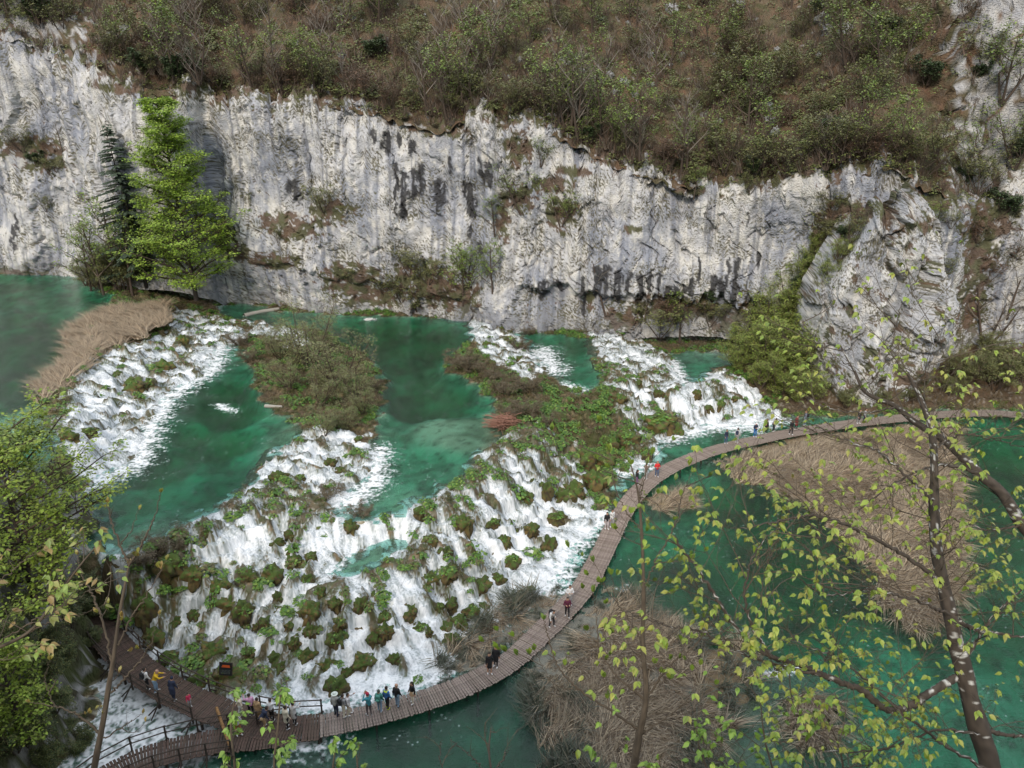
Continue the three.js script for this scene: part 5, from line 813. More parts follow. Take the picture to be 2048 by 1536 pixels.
{
  const r = rng(909);
  const put = (key, a, b, s, label, group, vi) => { const p = onGround(a, b); plantKind(key, [p[0], Math.max(p[1], samp(F.base, p[0], p[2]) - 0.1), p[2]], r() * 6.28, s, label, group, vi ?? Math.floor(r() * K[key].v.length)); };
  put('willow_bush', 615, 735, 1.6, 'largest olive willow bush on the islet, rounded top', null, 0); put('willow_bush', 680, 770, 1.4, 'olive willow bush at the tip of the islet leaning over dark water', null, 1);
  for (const [a, b, s] of [[560, 720, 0.8], [580, 775, 0.75], [640, 810, 0.8], [715, 800, 0.9], [650, 870, 0.6], [540, 690, 0.55], [690, 860, 0.65], [640, 700, 0.8], [725, 825, 0.7]]) { const w = `${s > 0.85 ? 'smaller' : 'low'} olive willow bush ${b < 710 ? 'at the upper end of the islet' : b < 805 ? (a < 650 ? 'on the emerald pool side of the islet' : 'on the dark pool side of the islet') : 'at the islet end above the rapids'}`; put('willow_bush', a, b, s, w, w + ' group'); }
  for (const [a, b, s] of [[920, 735, 0.9], [950, 745, 0.9], [985, 760, 0.8], [1010, 790, 0.9], [1060, 830, 0.8], [1020, 835, 0.7], [1090, 850, 0.6], [1040, 700, 0.7], [1060, 680, 0.5], [480, 690, 0.7], [500, 720, 0.6], [300, 775, 0.5], [660, 1000, 0.5], [720, 1040, 0.5], [300, 1120, 0.7], [350, 1100, 0.6], [1060, 780, 0.8]]) { const w = `low brown brushwood ${a < 400 ? (b < 900 ? 'in the straw barrier cascade' : 'at the top of the main cascade by the bank') : a < 600 ? 'between the straw barrier and the willow islet' : a < 800 ? 'at the lip of the middle pool' : b < 720 ? 'beside the cliff foot rapids' : b < 800 ? 'overhanging the middle pool' : 'next to the reddish brush pile'}`; put('brushwood', a, b, s, w, w + ' group', 0); }
  for (const [a, b, s] of [[1490, 715, 1.3], [1530, 735, 1.6], [1570, 720, 1.9], [1600, 750, 1.7], [1475, 740, 0.9], [1560, 790, 1.1], [1615, 800, 1.0], [1520, 775, 1.0], [1615, 720, 2.0], [1590, 700, 2.0], [1545, 710, 1.7], [1625, 740, 1.7], [1590, 800, 0.8]]) { const w = `${s > 1.5 ? 'tall' : 'low'} green bush of the thicket ${a > 1585 ? 'against the buttress' : a > 1525 ? 'in its middle' : 'beside the shallow step pool'}`; put('thicket_bush', a, b, s, w, w + ' group'); }
  for (const [a, b, s] of [[1930, 770, 1.1], [1990, 780, 1.2], [2040, 770, 1.2], [1900, 790, 0.7], [1980, 730, 1.0], [2090, 760, 1.2], [1690, 815, 0.5], [1760, 812, 0.5], [1830, 805, 0.5]]) { const w = `${s > 0.9 ? 'large' : 'small'} olive bush on the bank behind the ${a > 1950 ? 'far end of the boardwalk' : 'boardwalk below the buttress'}`; put('olive_bush', a, b, s, w, w + ' group', 0); }
  for (const [a, b, s] of [[200, 578, 1.3], [250, 582, 1.5], [310, 584, 1.5], [350, 590, 1.3], [175, 572, 1.0], [400, 602, 0.9], [285, 572, 1.8], [335, 576, 1.7], [235, 570, 1.7]]) { const w = `${s > 1.4 ? 'large' : 'small'} olive brown bush at the cliff foot ${a < 260 ? 'under the spruce' : 'under the tall bright tree'}`; put('olive_bush', a, b, s, w, w + ' group', 0); }
  for (const [a, b, s] of [[205, 540, 1.4], [230, 535, 1.75], [180, 532, 1.2], [262, 540, 1.5]]) { const p = at(a, b + 36, 8); plantKind('budding_tree', [p[0], 7.2, p[2]], r() * 6.28, s * 1.1, 'slender budding tree left of the spruce', 'budding trees left of the spruce', Math.floor(r() * 2)); }
}
{ // thicket climbing the cleft between cliff and buttress
  const r = rng(717); for (const [a, b, s] of [[1560, 660, 1.3], [1585, 640, 1.4], [1605, 620, 1.3], [1612, 580, 1.1], [1622, 545, 0.9], [1545, 690, 1.3], [1630, 500, 0.7]]) { const [f, y] = onWall(a, b), d = wallOut(f, y); plantKind('thicket_bush', [f.x + f.nx * (d + 0.6), y - 0.6, f.z + f.nz * (d + 0.6) - LEAN * Math.max(0, y - f.b)], r() * 6.28, [s, s * 1.1, s * 0.8], 'green bush climbing the cleft between cliff and buttress', 'bushes in the cleft', Math.floor(r() * 2)); }
}
{ // shrubs along the shoulder of the buttress
  const r = rng(727), zb = at(1740, 806, 0.8)[2]; for (const [a, b, s, dz] of [[1646, 585, 0.6, -6.5], [1660, 545, 0.7, -6.5], [1680, 505, 0.7, -6.5], [1705, 470, 0.75, -6.5], [1735, 445, 0.7, -7], [1790, 432, 0.6, -7.5], [1850, 428, 0.6, -7.5], [1905, 440, 0.55, -7.5]]) { const p = atZ(a, b, zb + dz); plantKind(a % 2 ? 'olive_shrub' : 'thicket_bush', [p[0], p[1] - 0.9, p[2]], r() * 6.28, s, `${a % 2 ? 'olive shrub' : 'green bush'} along the shoulder of the rock buttress`, `${a % 2 ? 'olive shrubs' : 'green bushes'} along the buttress shoulder`, Math.floor(r() * 2)); }
}
// leafy tree and bushes on the near left bank
{
  const yg = [[0.22, 0.32, 0.03], [0.27, 0.37, 0.04], [0.16, 0.25, 0.025], [0.24, 0.3, 0.04]];
  const t = grow({ seed: 261, height: 13, radius: 0.2, levels: 3, kids: [44, 8, 5], ratio: [0.46, 0.45, 0.5], spread: 0.95, rise: 0.6, clear: 0.08, bark: DARK, twig: BROWN, shape: (f) => 1.1 - 0.6 * f, pal: yg, perTwig: 3.2, leaf: 0.21, jit: 0.7, flat: 0.5, leafLevels: 1, tropism: 0.02 });
  treeThing('hornbeam_tree', t, 'dense green tree on the bank at the picture edge beside the emerald pool', 'tree', (() => { const p = onGround(70, 1215); return [p[0], p[1] - 0.5, p[2]]; })());
  const r = rng(33);
  const t2 = grow({ seed: 262, height: 7, radius: 0.15, levels: 3, kids: [24, 6, 5], ratio: [0.42, 0.45, 0.5], spread: 0.95, clear: 0.1, bark: DARK, twig: BROWN, pal: yg, perTwig: 2.2, leaf: 0.18, jit: 0.5, flat: 0.4, leafLevels: 1 });
  treeThing('shaded_tree', t2, 'smaller green tree low on the near bank above the torrent', 'tree', (() => { const p = onGround(50, 1480); return [p[0], p[1] - 0.4, p[2]]; })());
  K.bank_bush = { cat: 'shrub', v: [grow({ ...willowO(271, DEEP.concat(OLIVE), 2.6, 4) })] };
  for (const [a, b, s] of [[90, 1300, 0.8], [140, 1250, 0.8], [40, 1330, 0.9], [110, 1420, 0.7], [60, 1480, 0.8], [20, 1420, 0.9], [160, 1500, 0.6], [100, 1520, 0.7], [190, 1180, 0.7], [150, 1200, 0.8], [180, 1290, 0.5], [60, 1240, 0.9], [120, 1340, 0.7], [30, 1500, 0.9], [80, 1380, 0.8], [140, 1460, 0.5], [20, 1290, 0.9], [210, 1230, 0.6], [170, 1225, 0.7]]) { const p = onGround(a, b); const w = `dark bush on the steep bank ${b < 1260 ? 'below the dense green tree' : b < 1400 ? (a > 100 ? 'beside the footbridge end' : 'halfway up at the picture edge') : a > 100 ? 'at the torrent edge' : 'low at the picture corner'}`; plantKind('bank_bush', [p[0], p[1] - 0.1, p[2]], r() * 6.28, s * 0.8, w, w + ' group', 0); }
}
console.log('trees done');
// ------------------------------------------------------------------ people on the boardwalks
const clothMat = new THREE.MeshStandardMaterial({ vertexColors: true, roughness: 0.85 });
const SKIN = [0.45, 0.27, 0.19], mcMat = new THREE.MeshBasicMaterial();
const RES = 58, HALF = 1.02, mc = new MarchingCubes(RES, mcMat, false, false, 60000); mc.isolation = 0;
const V3 = (x, y, z) => new THREE.Vector3(x, y, z);
function figure(o) { // one continuous body, facing +z, feet at y = 0
  const B = [], J = {}; const bone = (a, b, r0, r1, part) => B.push({ a, b, r0, r1, part, d: b.clone().sub(a), l: b.distanceToSquared(a) || 1e-6 });
  const sit = o.bend ?? 0, fw = o.lean ?? 0, st = o.stride ?? 0.06;
  const hip = V3(0, 0.93 - sit * 0.1, -sit * 0.12), chest = V3(0, 1.26 - sit * 0.2 - fw * 0.05, fw * 0.3 + sit * 0.15), neck = V3(0, 1.45 - sit * 0.3 - fw * 0.1, fw * 0.42 + sit * 0.3), head = neck.clone().add(V3((o.turn ?? 0) * 0.02, 0.155, 0.035 + fw * 0.06 - (o.look ?? 0) * 0.02));
  for (const s of [-1, 1]) {
    const h = hip.clone().add(V3(s * 0.095, -0.02, 0)), ft = V3(s * (o.stance ?? 0.1), 0.085, s * st), kn = h.clone().lerp(ft, 0.5).add(V3(0, 0, 0.035 + sit * 0.1)); 
    bone(h, kn, 0.092, 0.064, 'legs'); bone(kn, ft, 0.062, 0.043, o.bare ? 'skin' : 'legs'); bone(ft.clone().add(V3(0, -0.035, -0.03)), ft.clone().add(V3(s * 0.03, -0.045, 0.14)), 0.045, 0.036, 'shoes');
    const sh = chest.clone().add(V3(s * 0.175, 0.12, 0)); let el, wr; const pose = o.arms ?? 'down';
    if (pose === 'camera') { el = sh.clone().add(V3(s * 0.1, -0.2, 0.14)); wr = head.clone().add(V3(s * 0.07, -0.04, 0.24)); }
    else if (pose === 'rail') { el = sh.clone().add(V3(s * 0.08, -0.17, 0.2)); wr = el.clone().add(V3(-s * 0.06, -0.02, 0.24)); }
    else if (pose === 'front') { el = sh.clone().add(V3(s * 0.09, -0.26, 0.03)); wr = el.clone().add(V3(-s * 0.14, 0.02, 0.2)); }
    else if (pose === 'one' && s > 0) { el = sh.clone().add(V3(0.12, -0.12, 0.18)); wr = el.clone().add(V3(-0.02, 0.14, 0.2)); }
    else { el = sh.clone().add(V3(s * 0.06, -0.28, -0.02 + s * st * -0.5)); wr = el.clone().add(V3(s * 0.015, -0.24, 0.08 - s * st * 0.6)); }
    bone(sh, el, 0.056, 0.044, 'top'); bone(el, wr, 0.044, 0.031, o.sleeve === 'short' ? 'skin' : 'top'); const hd = wr.clone().add(wr.clone().sub(el).normalize().multiplyScalar(0.07)); bone(wr, hd, 0.034, 0.03, 'skin'); J[s] = [wr, hd];
  }
  bone(hip, chest, 0.135, 0.15, 'top'); bone(V3(-0.07, hip.y + 0.02, hip.z), V3(0.07, hip.y + 0.02, hip.z), 0.105, 0.105, o.coat ? 'top' : 'legs'); bone(chest.clone().add(V3(-0.11, 0.08, 0)), chest.clone().add(V3(0.11, 0.08, 0)), 0.1, 0.1, 'top'); bone(chest, neck, 0.1, 0.06, 'top'); bone(neck, head, 0.055, 0.07, 'skin');
  if (o.coat) bone(hip.clone().add(V3(0, 0.05, 0)), hip.clone().add(V3(0, -0.3, 0.01)), 0.15, 0.17, 'top');
  bone(head.clone().add(V3(0, -0.03, 0.015)), head.clone().add(V3(0, 0.035, -0.01)), 0.083, 0.1, 'head'); bone(head.clone().add(V3(0, -0.015, 0.09)), head.clone().add(V3(0, -0.02, 0.108)), 0.016, 0.014, 'head');
  if (o.hair === 'long') bone(head.clone().add(V3(0, 0, -0.07)), neck.clone().add(V3(0, -0.06, -0.1)), 0.085, 0.06, 'hair');
  const f = mc.field; f.fill(-1);
  const dist = (b, x, y, z) => { const px = x - b.a.x, py = y - b.a.y, pz = z - b.a.z, t = clamp((px * b.d.x + py * b.d.y + pz * b.d.z) / b.l), qx = px - b.d.x * t, qy = py - b.d.y * t, qz = pz - b.d.z * t; return Math.sqrt(qx * qx + qy * qy + qz * qz) - lerp(b.r0, b.r1, t); };
  const cell = (i) => (i - RES / 2) / (RES / 2) * HALF;
  for (let k = 0; k < RES; k++) { const z = cell(k); if (Math.abs(z) > 0.72) continue; for (let j = 0; j < RES; j++) { const y = cell(j) + 0.95; for (let i = 0; i < RES; i++) { const x = cell(i); if (Math.abs(x) > 0.55) continue; let m = 1e9, e = 0; for (const b of B) { const d = dist(b, x, y, z); if (d < m) m = d; if (d < 0.12) e += Math.exp(-d * 45); } f[k * RES * RES + j * RES + i] = -(e > 0 ? Math.min(m, -Math.log(e) / 45) : m); } } }
  mc.update();
  const n = mc.count ?? mc.geometry.drawRange.count, P = new Float32Array(n * 3), C = new Float32Array(n * 3);
  const pick = { top: o.top, legs: o.legs, shoes: o.shoes ?? [0.6, 0.6, 0.6], skin: SKIN, hair: o.hairC ?? [0.03, 0.022, 0.016] };
  for (let i = 0; i < n; i++) {
    const x = mc.positionArray[i * 3] * HALF, y = mc.positionArray[i * 3 + 1] * HALF + 0.95, z = mc.positionArray[i * 3 + 2] * HALF; P.set([x, y, z], i * 3);
    let m = 1e9, part = 'top'; for (const b of B) { const d = dist(b, x, y, z); if (d < m) { m = d; part = b.part; } }
    let c = pick[part]; if (part === 'head') { const hy = y - head.y, hzz = z - head.z; c = o.hair === 'bald' ? SKIN : (hy > 0.05 || hzz < -0.02 || (hzz < 0.03 && hy > -0.02)) ? pick.hair : SKIN; }
    const v = 1 + 0.18 * n3(x * 14, y * 10, z * 14 + (o.seed ?? 0)); C.set([c[0] * v, c[1] * v, c[2] * v], i * 3);
  }
  const g = new THREE.BufferGeometry(); g.setAttribute('position', new THREE.BufferAttribute(P, 3)); g.setAttribute('color', new THREE.BufferAttribute(C, 3));
  const body = mergeVertices(g, 1e-4); body.computeVertexNormals();
  const bits = [body];
  const paint = (q, c) => { q = q.index ? q : mergeVertices(q); q.deleteAttribute('uv'); const a = new Float32Array(q.attributes.position.count * 3); for (let i = 0; i < a.length; i += 3) a.set(c, i); q.setAttribute('color', new THREE.BufferAttribute(a, 3)); bits.push(q); };
  for (const s of [-1, 1]) { // fingers and eyes
    const [wr, hd] = J[s], d = hd.clone().sub(wr).normalize(), side = V3(0, 1, 0).cross(d); if (side.lengthSq() < 0.01) side.set(1, 0, 0); side.normalize(); const dn = d.clone().cross(side);
    for (let k = 0; k < 5; k++) { const th = k === 4, a = th ? wr.clone().addScaledVector(d, 0.03).addScaledVector(side, -s * 0.026) : hd.clone().addScaledVector(side, (k - 1.5) * 0.018), L = th ? 0.05 : [0.06, 0.07, 0.066, 0.05][k], m = a.clone().addScaledVector(d, L * 0.6).addScaledVector(side, th ? -s * 0.02 : 0), e = m.clone().addScaledVector(d, L * 0.45).addScaledVector(dn, 0.02); const c = new THREE.TubeGeometry(new THREE.CatmullRomCurve3([a, m, e]), 3, 0.0085, 5); paint(c, SKIN); }
    const eye = new THREE.IcosahedronGeometry(0.012, 1); eye.translate(head.x + s * 0.034, head.y + 0.012, head.z + 0.088); paint(eye, [0.03, 0.02, 0.02]);
    const ear = new THREE.IcosahedronGeometry(0.022, 1); ear.scale(0.5, 1.2, 0.8); ear.translate(head.x + s * 0.095, head.y - 0.005, head.z); paint(ear, SKIN);
  }
  return { geo: mergeGeometries(bits), head, chest, hip };
}
const NAVY = [0.02, 0.028, 0.06], BLACK = [0.014, 0.014, 0.017], WHITE = [0.72, 0.72, 0.73], GREYC = [0.3, 0.3, 0.31], JEANS = [0.06, 0.1, 0.2], PALEJ = [0.22, 0.33, 0.46], RED = [0.62, 0.03, 0.035], MAROON = [0.16, 0.02, 0.025], TEAL = [0.05, 0.26, 0.32], GREENT = [0.07, 0.24, 0.2], CREAM = [0.66, 0.6, 0.47], PINK = [0.62, 0.33, 0.5], YELLOW = [0.66, 0.42, 0.02], BLUE = [0.04, 0.16, 0.42], TAN = [0.42, 0.28, 0.15], PURPLE = [0.2, 0.1, 0.22];
// [foot px, foot py, label, heading (0 = towards the viewer), look, extras]
const FOLK = [
  [1451, 887, 'person in navy jacket and jeans, first on the far boardwalk', 0.5, { top: NAVY, legs: JEANS }],
  [1473, 886, 'person in pale grey top with navy backpack on the far boardwalk', 2.6, { top: [0.55, 0.56, 0.58], legs: GREYC, shoes: WHITE }, { pack: NAVY }],
  [1509, 874, 'person in white cap and navy top on the far boardwalk', 0.3, { top: NAVY, legs: BLUE, shoes: WHITE, arms: 'front' }, { hat: WHITE }],
  [1531, 867, 'person in black coat carrying a pink bag on the far boardwalk', 2.2, { top: BLACK, legs: BLACK, hair: 'long', hairC: [0.2, 0.1, 0.04], coat: true }, { pack: [0.6, 0.08, 0.25] }],
  [1546, 863, 'person in grey patterned jacket behind the pink bag', 1.2, { top: [0.34, 0.3, 0.33], legs: BLACK, bend: 0.5 }],
  [1581, 869, 'person in black clothes with white shoes on the far boardwalk', 0.2, { top: BLACK, legs: BLACK, shoes: WHITE, stride: 0.12 }],
  [1591, 859, 'person in dark red jacket beside the one in black', 0.4, { top: MAROON, legs: BLACK, coat: true }],
  [1609, 851, 'person in slate shirt with dark backpack and pale jeans', -2.2, { top: [0.17, 0.2, 0.26], legs: PALEJ, hairC: [0.2, 0.12, 0.06] }, { pack: BLACK }],
  [1716, 847, 'person in dark coat alone on the distant stretch of boardwalk', 0.5, { top: BLACK, legs: GREYC, shoes: WHITE, coat: true }],
  [1727, 845, 'person in grey jacket walking beside the dark coat', 0.9, { top: GREYC, legs: NAVY }],
  [1313, 953, 'person in bright red jacket and jeans at the boardwalk bend', 0.1, { top: RED, legs: JEANS, shoes: WHITE, stride: 0.1, hairC: [0.25, 0.08, 0.05], arms: 'front' }],
  [1273, 972, 'person in purple skirt and black top at the boardwalk edge', 1.6, { top: BLACK, legs: PURPLE, hair: 'long' }],
  [1291, 958, 'person in brown jacket between the red jacket and the purple skirt', 2.8, { top: [0.2, 0.15, 0.12], legs: GREYC, arms: 'rail' }],
  [1213, 1058, 'person in black and pale trousers on the narrow rising stretch', 0.2, { top: BLACK, legs: [0.5, 0.45, 0.47], shoes: WHITE }],
  [1223, 1054, 'person in white top beside the black top on the rising stretch', 0.4, { top: WHITE, legs: GREYC, shoes: WHITE }],
  [1139, 1209, 'person in white shirt walking behind the maroon top', 0.1, { top: WHITE, legs: GREYC, arms: 'front' }],
  [1134, 1233, 'person in maroon top and black trousers walking towards the viewer', 0.1, { top: [0.1, 0.015, 0.04], legs: BLACK, stride: 0.14, arms: 'front' }],
  [1103, 1253, 'person in white shirt with black backpack bending by the reeds', 0.6, { top: WHITE, legs: BLACK, bend: 0.7, stance: 0.16 }, { pack: BLACK }],
  [979, 1347, 'person in long black coat with bare legs by the reed strip', 0.3, { top: BLACK, legs: SKIN, coat: true, bare: true, shoes: WHITE, hair: 'long' }],
  [992, 1333, 'person in black coat and white shoes beside the bare legged one', -0.3, { top: BLACK, legs: BLACK, coat: true, shoes: WHITE, hair: 'long' }],
  [826, 1406, 'person in black top, tan skirt and white trousers facing the falls', -0.9, { top: BLACK, legs: CREAM, shoes: WHITE, hair: 'long' }, { hip: [0.5, 0.33, 0.2] }],
  [795, 1413, 'bald person in black jacket and blue jeans watching the falls', 2.7, { top: BLACK, legs: PALEJ, hair: 'bald', shoes: BROWN }],
  [775, 1417, 'person in blue jacket with yellow shoulders and yellow shoes', 2.6, { top: BLUE, legs: BLACK, shoes: [0.5, 0.6, 0.03] }, { yoke: [0.55, 0.68, 0.05] }],
  [760, 1423, 'person in teal jacket with green backpack watching the falls', 3.0, { top: GREENT, legs: PALEJ, hairC: [0.05, 0.07, 0.05] }, { pack: GREENT }],
  [739, 1431, 'person in red cap and light blue jacket taking a picture', -2.5, { top: TEAL, legs: [0.12, 0.1, 0.1], arms: 'camera' }, { hat: [0.35, 0.02, 0.05] }],
  [688, 1433, 'person with black backpack and cream trousers near the hat wearer', 2.4, { top: GREYC, legs: CREAM, shoes: WHITE }, { pack: BLACK }],
  [698, 1430, 'person in pale top and cream trousers pointing at the falls', 1.7, { top: [0.6, 0.58, 0.6], legs: CREAM, shoes: WHITE, arms: 'one' }],
  [673, 1431, 'person in white brimmed hat and grey jacket on the boardwalk', 2.9, { top: [0.42, 0.42, 0.4], legs: NAVY, shoes: BLACK }, { brim: [0.62, 0.68, 0.62] }],
  [575, 1457, 'person in off-white jacket and dark trousers at the fork railing', 2.4, { top: CREAM, legs: BLACK, coat: true }],
  [590, 1449, 'person in pale grey coat beside the end of the railing', 2.9, { top: [0.55, 0.53, 0.52], legs: BLACK, coat: true, arms: 'rail' }],
  [545, 1441, 'person in white jacket leaning on the railing near the fork', 3.0, { top: WHITE, legs: BLACK, arms: 'rail' }],
  [529, 1456, 'person in navy top crouching at the fork of the bridges', 2.3, { top: NAVY, legs: TAN, bend: 0.9 }],
  [519, 1440, 'person in tan coat behind the pink shirt', 2.7, { top: TAN, legs: TAN, coat: true }],
  [504, 1431, 'person in pink shirt and black trousers pointing over the railing', -2.6, { top: PINK, legs: BLACK, arms: 'one' }],
  [484, 1435, 'person in cream jacket and white trousers walking at the fork', -1.2, { top: CREAM, legs: [0.62, 0.62, 0.6], shoes: WHITE, stride: 0.14, hairC: [0.4, 0.3, 0.15] }],
  [478, 1470, 'person in brown skirt and white top at the near side of the fork', 0.8, { top: WHITE, legs: [0.28, 0.11, 0.04], hair: 'long', bend: 0.3 }],
  [380, 1413, 'small child in red top on the footbridge', 0.8, { top: [0.6, 0.04, 0.11], legs: GREYC, shoes: WHITE }, { size: 0.62 }],
  [348, 1401, 'person in long navy coat on the footbridge', 2.9, { top: NAVY, legs: NAVY, coat: true, lean: 0.35, hairC: NAVY }],
  [313, 1384, 'person in yellow jacket leaning over the bridge railing', 1.9, { top: YELLOW, legs: PALEJ, arms: 'rail', lean: 0.5, hair: 'bald' }],
  [296, 1379, 'person in white shirt with black backpack beside the yellow jacket', 2.7, { top: WHITE, legs: BLACK, shoes: WHITE }, { pack: BLACK }],
];
FOLK.forEach(([a, b, label, head, o, x = {}], i) => {
  const p = at(a, b, DECK), f = figure({ ...o, seed: i * 3.1 }), s = (x.size ?? 1) * (0.97 + 0.06 * ((i * 37 % 10) / 10));
  const t = thing('person', label, 'person', [p[0], DECK + 0.012, p[2]], head); t.scale.setScalar(s);
  mesh('body', f.geo, clothMat, t);
  const dye = (g, c) => { if (g.index === null) g = mergeVertices(g); const n = g.attributes.position.count, C = new Float32Array(n * 3); for (let k = 0; k < n; k++) C.set(c, k * 3); g.setAttribute('color', new THREE.BufferAttribute(C, 3)); return g; };
  if (x.hat || x.brim) { const c = x.hat ?? x.brim, pr = x.brim ? [[0.001, 0.13], [0.08, 0.12], [0.105, 0.06], [0.11, 0.03], [0.2, 0.01], [0.2, 0.0], [0.1, 0.015]] : [[0.001, 0.125], [0.07, 0.115], [0.108, 0.06], [0.114, 0.02], [0.1, 0.02]]; const g = new THREE.LatheGeometry(pr.map(([r, y]) => new THREE.Vector2(r, y)), 14); if (!x.brim) { const q = g.attributes.position; for (let k = 0; k < q.count; k++) if (q.getY(k) < 0.03 && q.getZ(k) > 0.06) q.setZ(k, q.getZ(k) + 0.07); g.computeVertexNormals(); } g.translate(f.head.x, f.head.y + 0.015, f.head.z); mesh('hat', dye(g, c), clothMat, t); }
  if (x.yoke) { const g = new THREE.SphereGeometry(0.2, 12, 8, 0, 6.283, 0, 1.2); g.scale(1.12, 0.85, 0.72); g.translate(f.chest.x, f.chest.y + 0.05, f.chest.z); mesh('shoulder_panel', dye(g, x.yoke), clothMat, t); }
  if (x.hip) { const g = new THREE.CylinderGeometry(0.165, 0.21, 0.34, 12, 2, true); g.translate(f.hip.x, f.hip.y - 0.05, f.hip.z); mesh('skirt', dye(g, x.hip), clothMat, t); }
  if (x.pack) {
    const g = new THREE.SphereGeometry(0.5, 14, 10); const q = g.attributes.position; for (let k = 0; k < q.count; k++) { const c = [q.getX(k), q.getY(k), q.getZ(k)].map((v) => Math.sign(v) * Math.pow(Math.abs(v) * 2, 0.55) / 2); q.setXYZ(k, c[0] * 0.31, c[1] * 0.46, c[2] * 0.2); } g.computeVertexNormals();
    const bag = thing('backpack', `${label.includes('pink') ? 'pink bag' : 'backpack'} on the back of the ${label.replace(/ with .*backpack.*| carrying .*/, '').replace(/,.*/, '')}${/far boardwalk|falls|reeds|jacket$/.test(label) ? ` ${label.match(/(on the far boardwalk|watching the falls|bending by the reeds|beside the yellow jacket)/)?.[0] ?? ''}` : ''}`.trim(), 'backpack', [p[0], DECK + 0.012, p[2]], head); bag.scale.setScalar(s);
    g.translate(f.chest.x, f.chest.y + 0.01, f.chest.z - 0.22); const bb = mesh('bag_body', dye(g, x.pack), clothMat, bag); const pk = new THREE.SphereGeometry(0.12, 10, 8); pk.scale(1, 0.8, 0.45); pk.translate(f.chest.x, f.chest.y - 0.09, f.chest.z - 0.32); mesh('pocket', dye(pk, x.pack.map((v) => v * 1.5 + 0.01)), clothMat, bb);
    for (const sd of [-1, 1]) mesh('strap', dye(new THREE.TubeGeometry(new THREE.CatmullRomCurve3([V3(sd * 0.09, f.chest.y + 0.18, f.chest.z - 0.14), V3(sd * 0.1, f.chest.y + 0.21, f.chest.z + 0.02), V3(sd * 0.1, f.chest.y + 0.08, f.chest.z + 0.165), V3(sd * 0.13, f.chest.y - 0.1, f.chest.z + 0.12)]), 10, 0.018, 5), x.pack), clothMat, bag);
  }
});
// sign board by the footbridge
{
  const p = onGround(457, 1368), g = thing('sign_board', 'dark information board with an orange band on two posts in the greenery', 'sign', [p[0], p[1], p[2]], -0.1);
  const W = 512, H = 512, cv = document.createElement('canvas'); cv.width = W; cv.height = H; const c = cv.getContext('2d'); c.fillStyle = '#16181a'; c.fillRect(0, 0, W, H); c.fillStyle = '#b5501c'; c.fillRect(120, 90, 300, 56); c.fillRect(90, 150, 340, 40); c.fillStyle = '#6f7d76'; for (let y = 300; y < 450; y += 34) for (let x = 60; x < 430; x += 20 + (y * 7 + x * 3) % 46) c.fillRect(x, y, 12 + (x * 5 + y) % 30, 12);
  const tx = new THREE.CanvasTexture(cv); tx.colorSpace = THREE.SRGBColorSpace;
  const face = new THREE.BoxGeometry(0.84, 0.8, 0.012), bd = new THREE.BoxGeometry(0.9, 0.86, 0.04);
  const b = mesh('board', bd, railMat, g); b.position.set(0, 1.25, 0); b.rotation.x = -0.35; const m = mesh('panel', face, new THREE.MeshStandardMaterial({ map: tx, roughness: 0.5 }), b); m.position.set(0, 0, 0.028);
  for (const s of [-1, 1]) mesh('post', post([s * 0.2, -0.4, -0.05], [s * 0.2, 1.3, -0.06], 0.04, 0.038), railMat, g);
}
// pale driftwood and stones in the pools, brush pile
{
  const pale = new THREE.MeshStandardMaterial({ color: new THREE.Color().setRGB(0.55, 0.52, 0.46), map: woodTex, roughness: 0.85 });
  const log = (name, label, pts, r0, r1, lv, mat) => { const w = new Wood(() => [1, 1, 1]), v = pts.map(([a, b, h]) => V3(...at(a, b, lv + (h ?? 0.1)))); w.limb(new THREE.CatmullRomCurve3(v).getPoints(8), r0, r1, 7); return tag(mesh(name, w.geo(), mat), label, 'log'); };
  log('fallen_log', 'bleached broken log floating at the cliff foot near the bright tree', [[488, 632], [515, 625], [558, 618]], 0.38, 0.26, 4, pale);
  log('fallen_log', 'pale log end lying in the rapids of the willow islet', [[530, 812], [565, 814]], 0.2, 0.15, 4.85, pale);
  const brush = new THREE.MeshStandardMaterial({ color: new THREE.Color().setRGB(0.27, 0.14, 0.1), roughness: 0.9 }), w = new Wood(() => [1, 1, 1]), r = rng(5), c = at(1005, 852, 4.2);
  for (let i = 0; i < 170; i++) { const a = r() * 6.28, p = V3(c[0] + (r() - 0.5) * 2.2, c[1] + r() * 0.9, c[2] + (r() - 0.5) * 1.8), d = V3(Math.cos(a), (r() - 0.5) * 0.5, Math.sin(a) * 0.7), L = 0.5 + 0.9 * r(); w.limb([p.clone().addScaledVector(d, -L), p.clone().addScaledVector(d, 0).add(V3(0, 0.1, 0)), p.clone().addScaledVector(d, L)], 0.035, 0.02, 4); }
  const bp = mesh('brush_pile', w.geo(), brush); tag(bp, 'reddish pile of bare branches at the tip of the leafy barrier', 'branches', null, 'stuff');
  const rg = moundGeo(5, 0); const cc = rg.attributes.color; for (let i = 0; i < cc.count; i++) cc.setXYZ(i, 0.62, 0.62, 0.6); const p = at(739, 639, 4.05), m = mesh('white_rock', rg, mossMat); m.position.set(p[0], 4.0, p[2]); m.scale.set(0.75, 0.3, 0.4); tag(m, 'small white rock in the dark pool at the cliff foot', 'rock');
}
console.log('people done');
